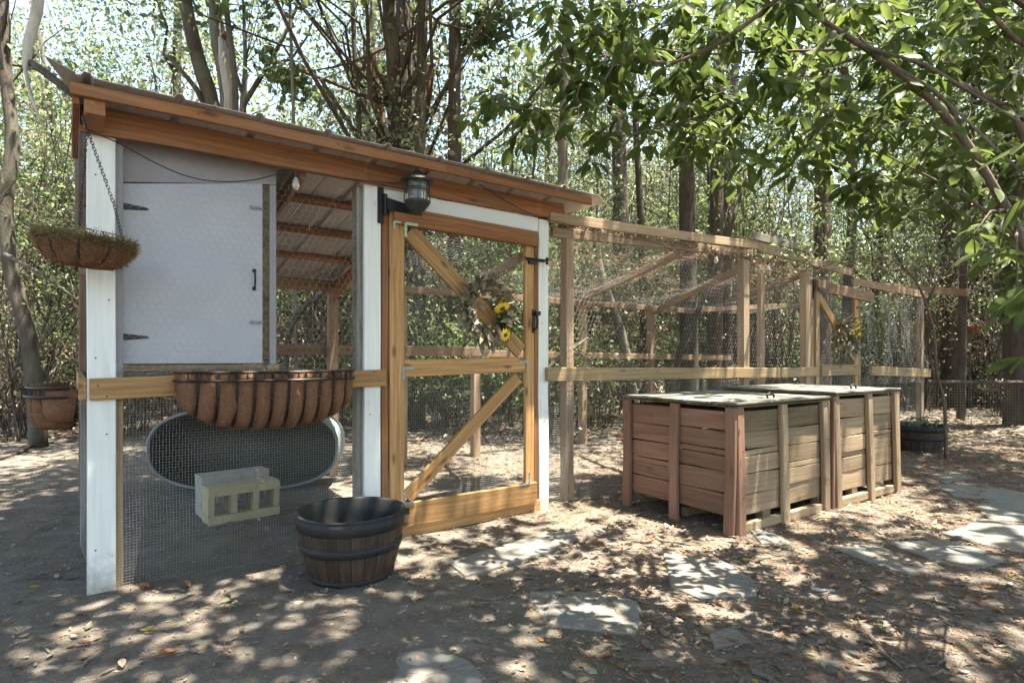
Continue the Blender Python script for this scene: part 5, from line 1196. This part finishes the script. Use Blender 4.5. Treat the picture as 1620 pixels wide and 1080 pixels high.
litter(14000, -9, 12, 1.6, 11.5, .05, [L_brown, L_pale, L_rust, L_olive, L_yel], [.56, .22, .11, .10, .01], dens, 1, zoff=.001)
litter(34000, -9, 12, 1.6, 8, .022, [L_brown, L_pale, L_rust], [.5, .3, .2], lambda X, Y_: np.clip(dens(X, Y_)+.25, 0, 1), 4, 'leaf_crumbs', 'small crumbled leaf bits over the soil', .003)
litter(24000, -30, 34, 9, 32, .14, [L_brown, L_pale, L_rust, L_olive], [.5, .27, .15, .08], None, 2, 'forest_leaf_litter', 'thick brown leaf litter on the forest floor', .02)
g = np.random.default_rng(77); n = 60000; X = -6+15*g.random(n); Y_ = 1.6+7.5*g.random(n)**1.2; k = (np.abs(X) < Y_+.6) & (g.random(n) < dens(X, Y_)*.9+.05); X = X[k]; Y_ = Y_[k]; n = len(X)
th = g.random(n)*6.283+vn(X*2, Y_*2)*5; L = .05+.11*g.random(n); A = np.stack([X, Y_, gz(X, Y_)+.006+.012*g.random(n)], 1); E = np.stack([X+np.cos(th)*L, Y_+np.sin(th)*L, gz(X+np.cos(th)*L, Y_+np.sin(th)*L)+.005+.012*g.random(n)], 1)
V, Fc = wires(A, E, .0009); tag(obj('pine_needles', mesh_np('n', V, Fc, [L_rust, L_brown], np.tile(g.choice(2, n), 3))), 'dry pine needles scattered over the dirt', 'pine needles', None, 'stuff')
tw = MB()
for i in range(240):
    x = R.uniform(-3, 7); y = R.uniform(1.9, 8)
    if abs(x) > y: continue
    th = R.uniform(0, 6.28); L_ = R.uniform(.06, .28); pts = []
    for j in range(4): xx = x+math.cos(th)*L_*j/3+R.gauss(0, .008); yy = y+math.sin(th)*L_*j/3+R.gauss(0, .008); pts.append((xx, yy, gzf(xx, yy)+.009))
    r_ = R.uniform(.0015, .005); tw.tube(pts, [r_, r_, r_*.8, r_*.5], 5)
tag(tw.build('fallen_twigs', B_grey), 'thin fallen twigs scattered over the ground', 'twigs', None, 'stuff')
for (a, b, c, lab, r_) in (((1375, 1005), (1400, 1035), (1428, 1058), 'brown stick lying near the bottom right', .010), ((1430, 1055), (1462, 1050), (1478, 1015), 'curved thin stick beside the brown one', .006), ((1190, 1062), (1215, 1070), (1240, 1085), 'short stick at the bottom edge', .012), ((1283, 933), (1300, 935), (1320, 935), 'short pale stick right of the sunlit flagstone', .009)):
    q = [gnd(*k) for k in (a, b, c)]; limb_thing('fallen_stick', lab, [Vector((v.x, v.y, gzf(v.x, v.y)+r_)) for v in q], [r_, r_, r_*.6], B_pale if 'pale' in lab else B_grey, 'stick')

# ------------------------------------------------------------------ wire garden fence on the right
fy = 10.6
wf = empty('wire_garden_fence', T(at(1468, 566, fy).x, fy, 0), 'low wire garden fence with a dark top rail right of the run', 'fence')
fx0 = at(1468, 566, fy).x; zf = H-(604-HY)/F*fy
mb = MB(); mb.tube([(0, 0, zf), (2.6, .0, zf-.01), (5.6, .1, zf+.01), (9, .3, zf)], .035, 8); mb.build('top_rail', B_dark, wf)
for x in (2.8, 5.6, 8.6): mb = MB(); mb.tube([(x, .05, -.1), (x, .05, zf-.03)], .03, 8); mb.build('post', B_dark, wf)
A, Bv = square_segs(0, 9, .0, zf, .05, 3); V, Fc = wires(np.array([(a, .02, b) for a, b in A]), np.array([(a, .02, b) for a, b in Bv]), .0016); o = obj('wire_mesh', mesh_np('w', V, Fc, M_wirebrown), wf); o['kind'] = 'stuff'

# ------------------------------------------------------------------ overhanging broadleaf tree (right)
ot_base = Vector((3.35, 3.0, 0))
ot = empty('overhanging_tree', Matrix.Translation(ot_base), 'broadleaf tree at the right edge whose dark leafy branches overhang the scene', 'tree')
def OB(name, pts, rad, sides=8, mt=B_twig):
    mb = MB(); Q_ = []; r_ = []; P_ = [Vector(p)-ot_base for p in pts]
    for i in range(len(P_)-1):
        a, b, c, d = P_[max(i-1, 0)], P_[i], P_[i+1], P_[min(i+2, len(P_)-1)]
        for k in range(4): f = k/4; Q_.append(.5*((2*b)+(-a+c)*f+(2*a-5*b+4*c-d)*f*f+(-a+3*b-3*c+d)*f**3)); r_.append(rad[i]*(1-f)+rad[i+1]*f)
    Q_.append(P_[-1]); r_.append(rad[-1]); mb.tube(Q_, r_, sides, rough=.08); mb.build(name, mt, ot, smooth=True); return [q+ot_base for q in Q_]
trk = OB('trunk', [ot_base+Vector((.1, 0, -.1)), Vector((3.2, 3.0, .7)), Vector((2.95, 2.95, 1.15)), at(1655, 470, 2.95), at(1650, 350, 3.1), at(1700, 200, 3.2), at(1740, -100, 3.2)], [.09, .08, .07, .055, .045, .04, .03], 10)
l1 = OB('branch', [at(1660, 480, 2.95), at(1608, 360, 2.9), at(1580, 310, 2.9), at(1535, 235, 2.9), at(1475, 160, 2.85), at(1400, 98, 2.8), at(1320, 45, 2.75), at(1240, -10, 2.7), at(1140, -60, 2.6)], [.032, .023, .021, .019, .017, .015, .012, .010, .008], 8)
l2 = OB('branch', [at(1660, 300, 3.1), at(1600, 182, 3.1), at(1540, 145, 3.1), at(1450, 98, 3.1), at(1390, 78, 3.1), at(1300, 80, 3.1), at(1215, 82, 3.1), at(1100, 85, 3.05), at(1000, 70, 3.0)], [.028, .021, .018, .014, .010, .008, .006, .005, .003], 7)
l3 = OB('branch', [at(1540, 245, 2.95), at(1500, 165, 3.0), at(1440, 120, 3.1), at(1360, 60, 3.2), at(1330, -20, 3.3)], [.012, .010, .008, .007, .004], 6)
l4 = OB('branch', [at(1610, 380, 3.0), at(1540, 320, 3.1), at(1480, 285, 3.2), at(1400, 245, 3.2)], [.012, .008, .006, .003], 6)
l5 = OB('branch', [at(1680, 60, 3.1), at(1620, 70, 3.1), at(1570, 25, 3.0), at(1535, -10, 3.0)], [.02, .016, .012, .008], 6)
l6 = OB('branch', [at(1240, -10, 2.7), at(1150, 60, 2.75), at(1060, 100, 2.8), at(985, 90, 2.85), at(930, 165, 2.85), at(860, 175, 2.9), at(780, 165, 2.9)], [.012, .010, .008, .006, .005, .004, .002], 6)
l7 = OB('branch', [at(1140, -60, 2.6), at(1020, -40, 2.6), at(920, -20, 2.7), at(850, -10, 2.7)], [.01, .008, .006, .003], 6)
l8 = OB('branch', [at(1390, 78, 3.1), at(1250, 130, 3.1), at(1120, 180, 3.1), at(1010, 210, 3.1), at(940, 215, 3.05)], [.008, .007, .005, .004, .002], 6)
leafpos = []
LR = random.Random(42)
def whorl(p, n, s, spread=.03, droop=.55, axis=None):
    for k in range(n):
        a = 6.283*k/n+LR.uniform(-.4, .4); dv = Vector((math.cos(a), math.sin(a)*.9, -droop+LR.uniform(-.35, .45))).normalized()
        leafpos.append((Vector(p)+dv*spread, dv, s*LR.uniform(.7, 1.15)))
specific = [(747, 184), (772, 145), (805, 150), (812, 225), (838, 215), (890, 60), (878, 95), (905, 20), (930, 55), (855, 8), (960, 45), (930, 120), (900, 130), (915, 185), (950, 205), (938, 255), (985, 180), (975, 120), (1000, 60), (1045, 40), (1015, 150), (1040, 195), (1060, 120), (1085, 80), (1075, 160), (1100, 200), (1090, 250), (1130, 30), (1120, 110), (1150, 150), (1145, 215), (1170, 60), (1180, 170), (1195, 110), (1205, 20), (1215, 220), (1230, 130), (1245, 60), (1260, 180), (1275, 110), (1290, 30), (1300, 200), (1310, 120), (1330, 160), (1345, 10), (1350, 230), (1365, 30), (1385, 210), (1395, 150), (1410, 285), (1420, 20), (1430, 200), (1455, 250), (1450, 40), (1475, 300), (1480, 200), (1500, 330), (1500, 60), (1520, 260), (1530, 30), (1550, 60), (1560, 350), (1590, 40), (1610, 110), (1480, 110), (1380, 270), (1260, 270), (1340, 290), (1180, 250), (1165, 290), (1440, 330), (1390, 330), (1010, 10), (1080, 5), (1160, 0), (1250, 5), (960, 10)]
allb = l1+l2+l3+l4+l5+l6+l7+l8
tw = MB(); nodes = list(allb); 
def lowedge(px): return 235 if px < 1000 else (235+(px-1000)*.12 if px < 1300 else 271+(px-1300)*.5)
for _ in range(150):
    px = 820+800*LR.random()**.75; py = LR.uniform(-10, lowedge(px)); specific.append((px, py))
P_all = [at(px, py, LR.uniform(2.5, 3.5) if i_ < 85 else LR.uniform(3.0, 4.6)) for i_, (px, py) in enumerate(specific)]
while P_all:
    best = min(((q-p).length, i, j) for i, p in enumerate(P_all) for j, q in enumerate(nodes))
    p = P_all.pop(best[1]); nb_ = nodes[best[2]]; dd_ = (p-nb_)
    if dd_.length > .03:
        Lq = dd_.length; mids = [nb_.lerp(p, f)+Vector((LR.gauss(0, .05), LR.gauss(0, .05), LR.gauss(.03, .05)))*Lq*(1-abs(2*f-1)) for f in (.25, .5, .75)]
        tw.tube([q-ot_base for q in [nb_]+mids+[p]], [.0032, .003, .0026, .0022, .0016], 5); nodes += mids+[p]
        for q in mids:
            if LR.random() < .8: whorl(q, 3, .10)
    whorl(p, LR.choice((5, 6, 7, 8)), .108)
for b in allb[::3]:
    if b.x < 2.4 and LR.random() < .8: whorl(b, 3, .11)
for (px, py, Yl) in ((1650, 215, 1.6), (1645, 300, 1.6), (1640, 440, 1.6), (1610, 480, 2.2), (1570, 400, 2.4), (1625, 560, 2.3), (1540, 370, 2.7)):
    p = at(px, py, Yl); whorl(p, 5, .12); nb_ = min(allb+trk, key=lambda q: (q-p).length); tw.tube([nb_-ot_base, nb_.lerp(p, .5)+Vector((0, 0, .05))-ot_base, p-ot_base], [.008, .005, .002], 5)
p = at(360, -14, 2.2); 
for (px, py, Yl) in ((300, -60, 2.4), (560, -50, 2.6), (700, -60, 2.6)): whorl(at(px, py, Yl), 5, .13); p = at(px, py, Yl); nb_ = l7[-1]; tw.tube([nb_-ot_base, nb_.lerp(p, .5)+Vector((0, 0, .12))-ot_base, p-ot_base], [.005, .004, .002], 5)
leafpos.append((at(350, -22, 2.3), Vector((.25, .1, -1)).normalized(), .11)); 
twig = tw.build('twigs', B_twig, ot); twig['kind'] = 'stuff'
lm = []
for mm, (L_, W_, c_, d_) in ((L_mag, (1, .42, .3, .18)), (L_mag, (1, .38, .5, .35)), (L_mag, (1, .46, .15, .08)), (L_red, (1, .42, .4, .2)), (L_light, (1, .42, .3, .15))):
    v, f = big_leaf(L_, W_, None, curl=c_, droop=d_, nseg=5); me = bpy.data.meshes.new('leaf'); me.from_pydata(v, [], f); me.materials.append(mm); me.polygons.foreach_set('use_smooth', [True]*len(f)); me.update(); lm.append((me, v, f))
def lmat(p, dv, s): return Matrix.Translation(p) @ dv.to_track_quat('X', 'Z').to_matrix().to_4x4() @ Matrix.Rotation(LR.uniform(-.7, .7), 4, 'X') @ Matrix.Scale(s, 4)
leafpos.sort(key=lambda q: (q[0]-cam.location).length/q[2]); rest = {}
for k, (p, dv, s) in enumerate(leafpos):
    i = LR.choices(range(5), (30, 30, 30, 0, 5) if p.y > 2.4 else (1, 1, 1, 0, 0))[0]; M = lmat(p, dv, s)
    if k < 295: reg(bpy.data.objects.new('leaf', lm[i][0]), M, ot)
    else:
        mb = rest.setdefault(0, MB()); mb.mat = 0 if i < 3 else i-2; mb.add([MW[ot].inverted() @ M @ Vector(v) for v in lm[i][1]], lm[i][2])
for mb in rest.values(): o = mb.build('foliage', [L_mag, L_red, L_light], ot, smooth=True); o['kind'] = 'stuff'
print('objects', len(bpy.data.objects), 'tris', sum(len(m_.polygons)*2 for m_ in bpy.data.meshes))
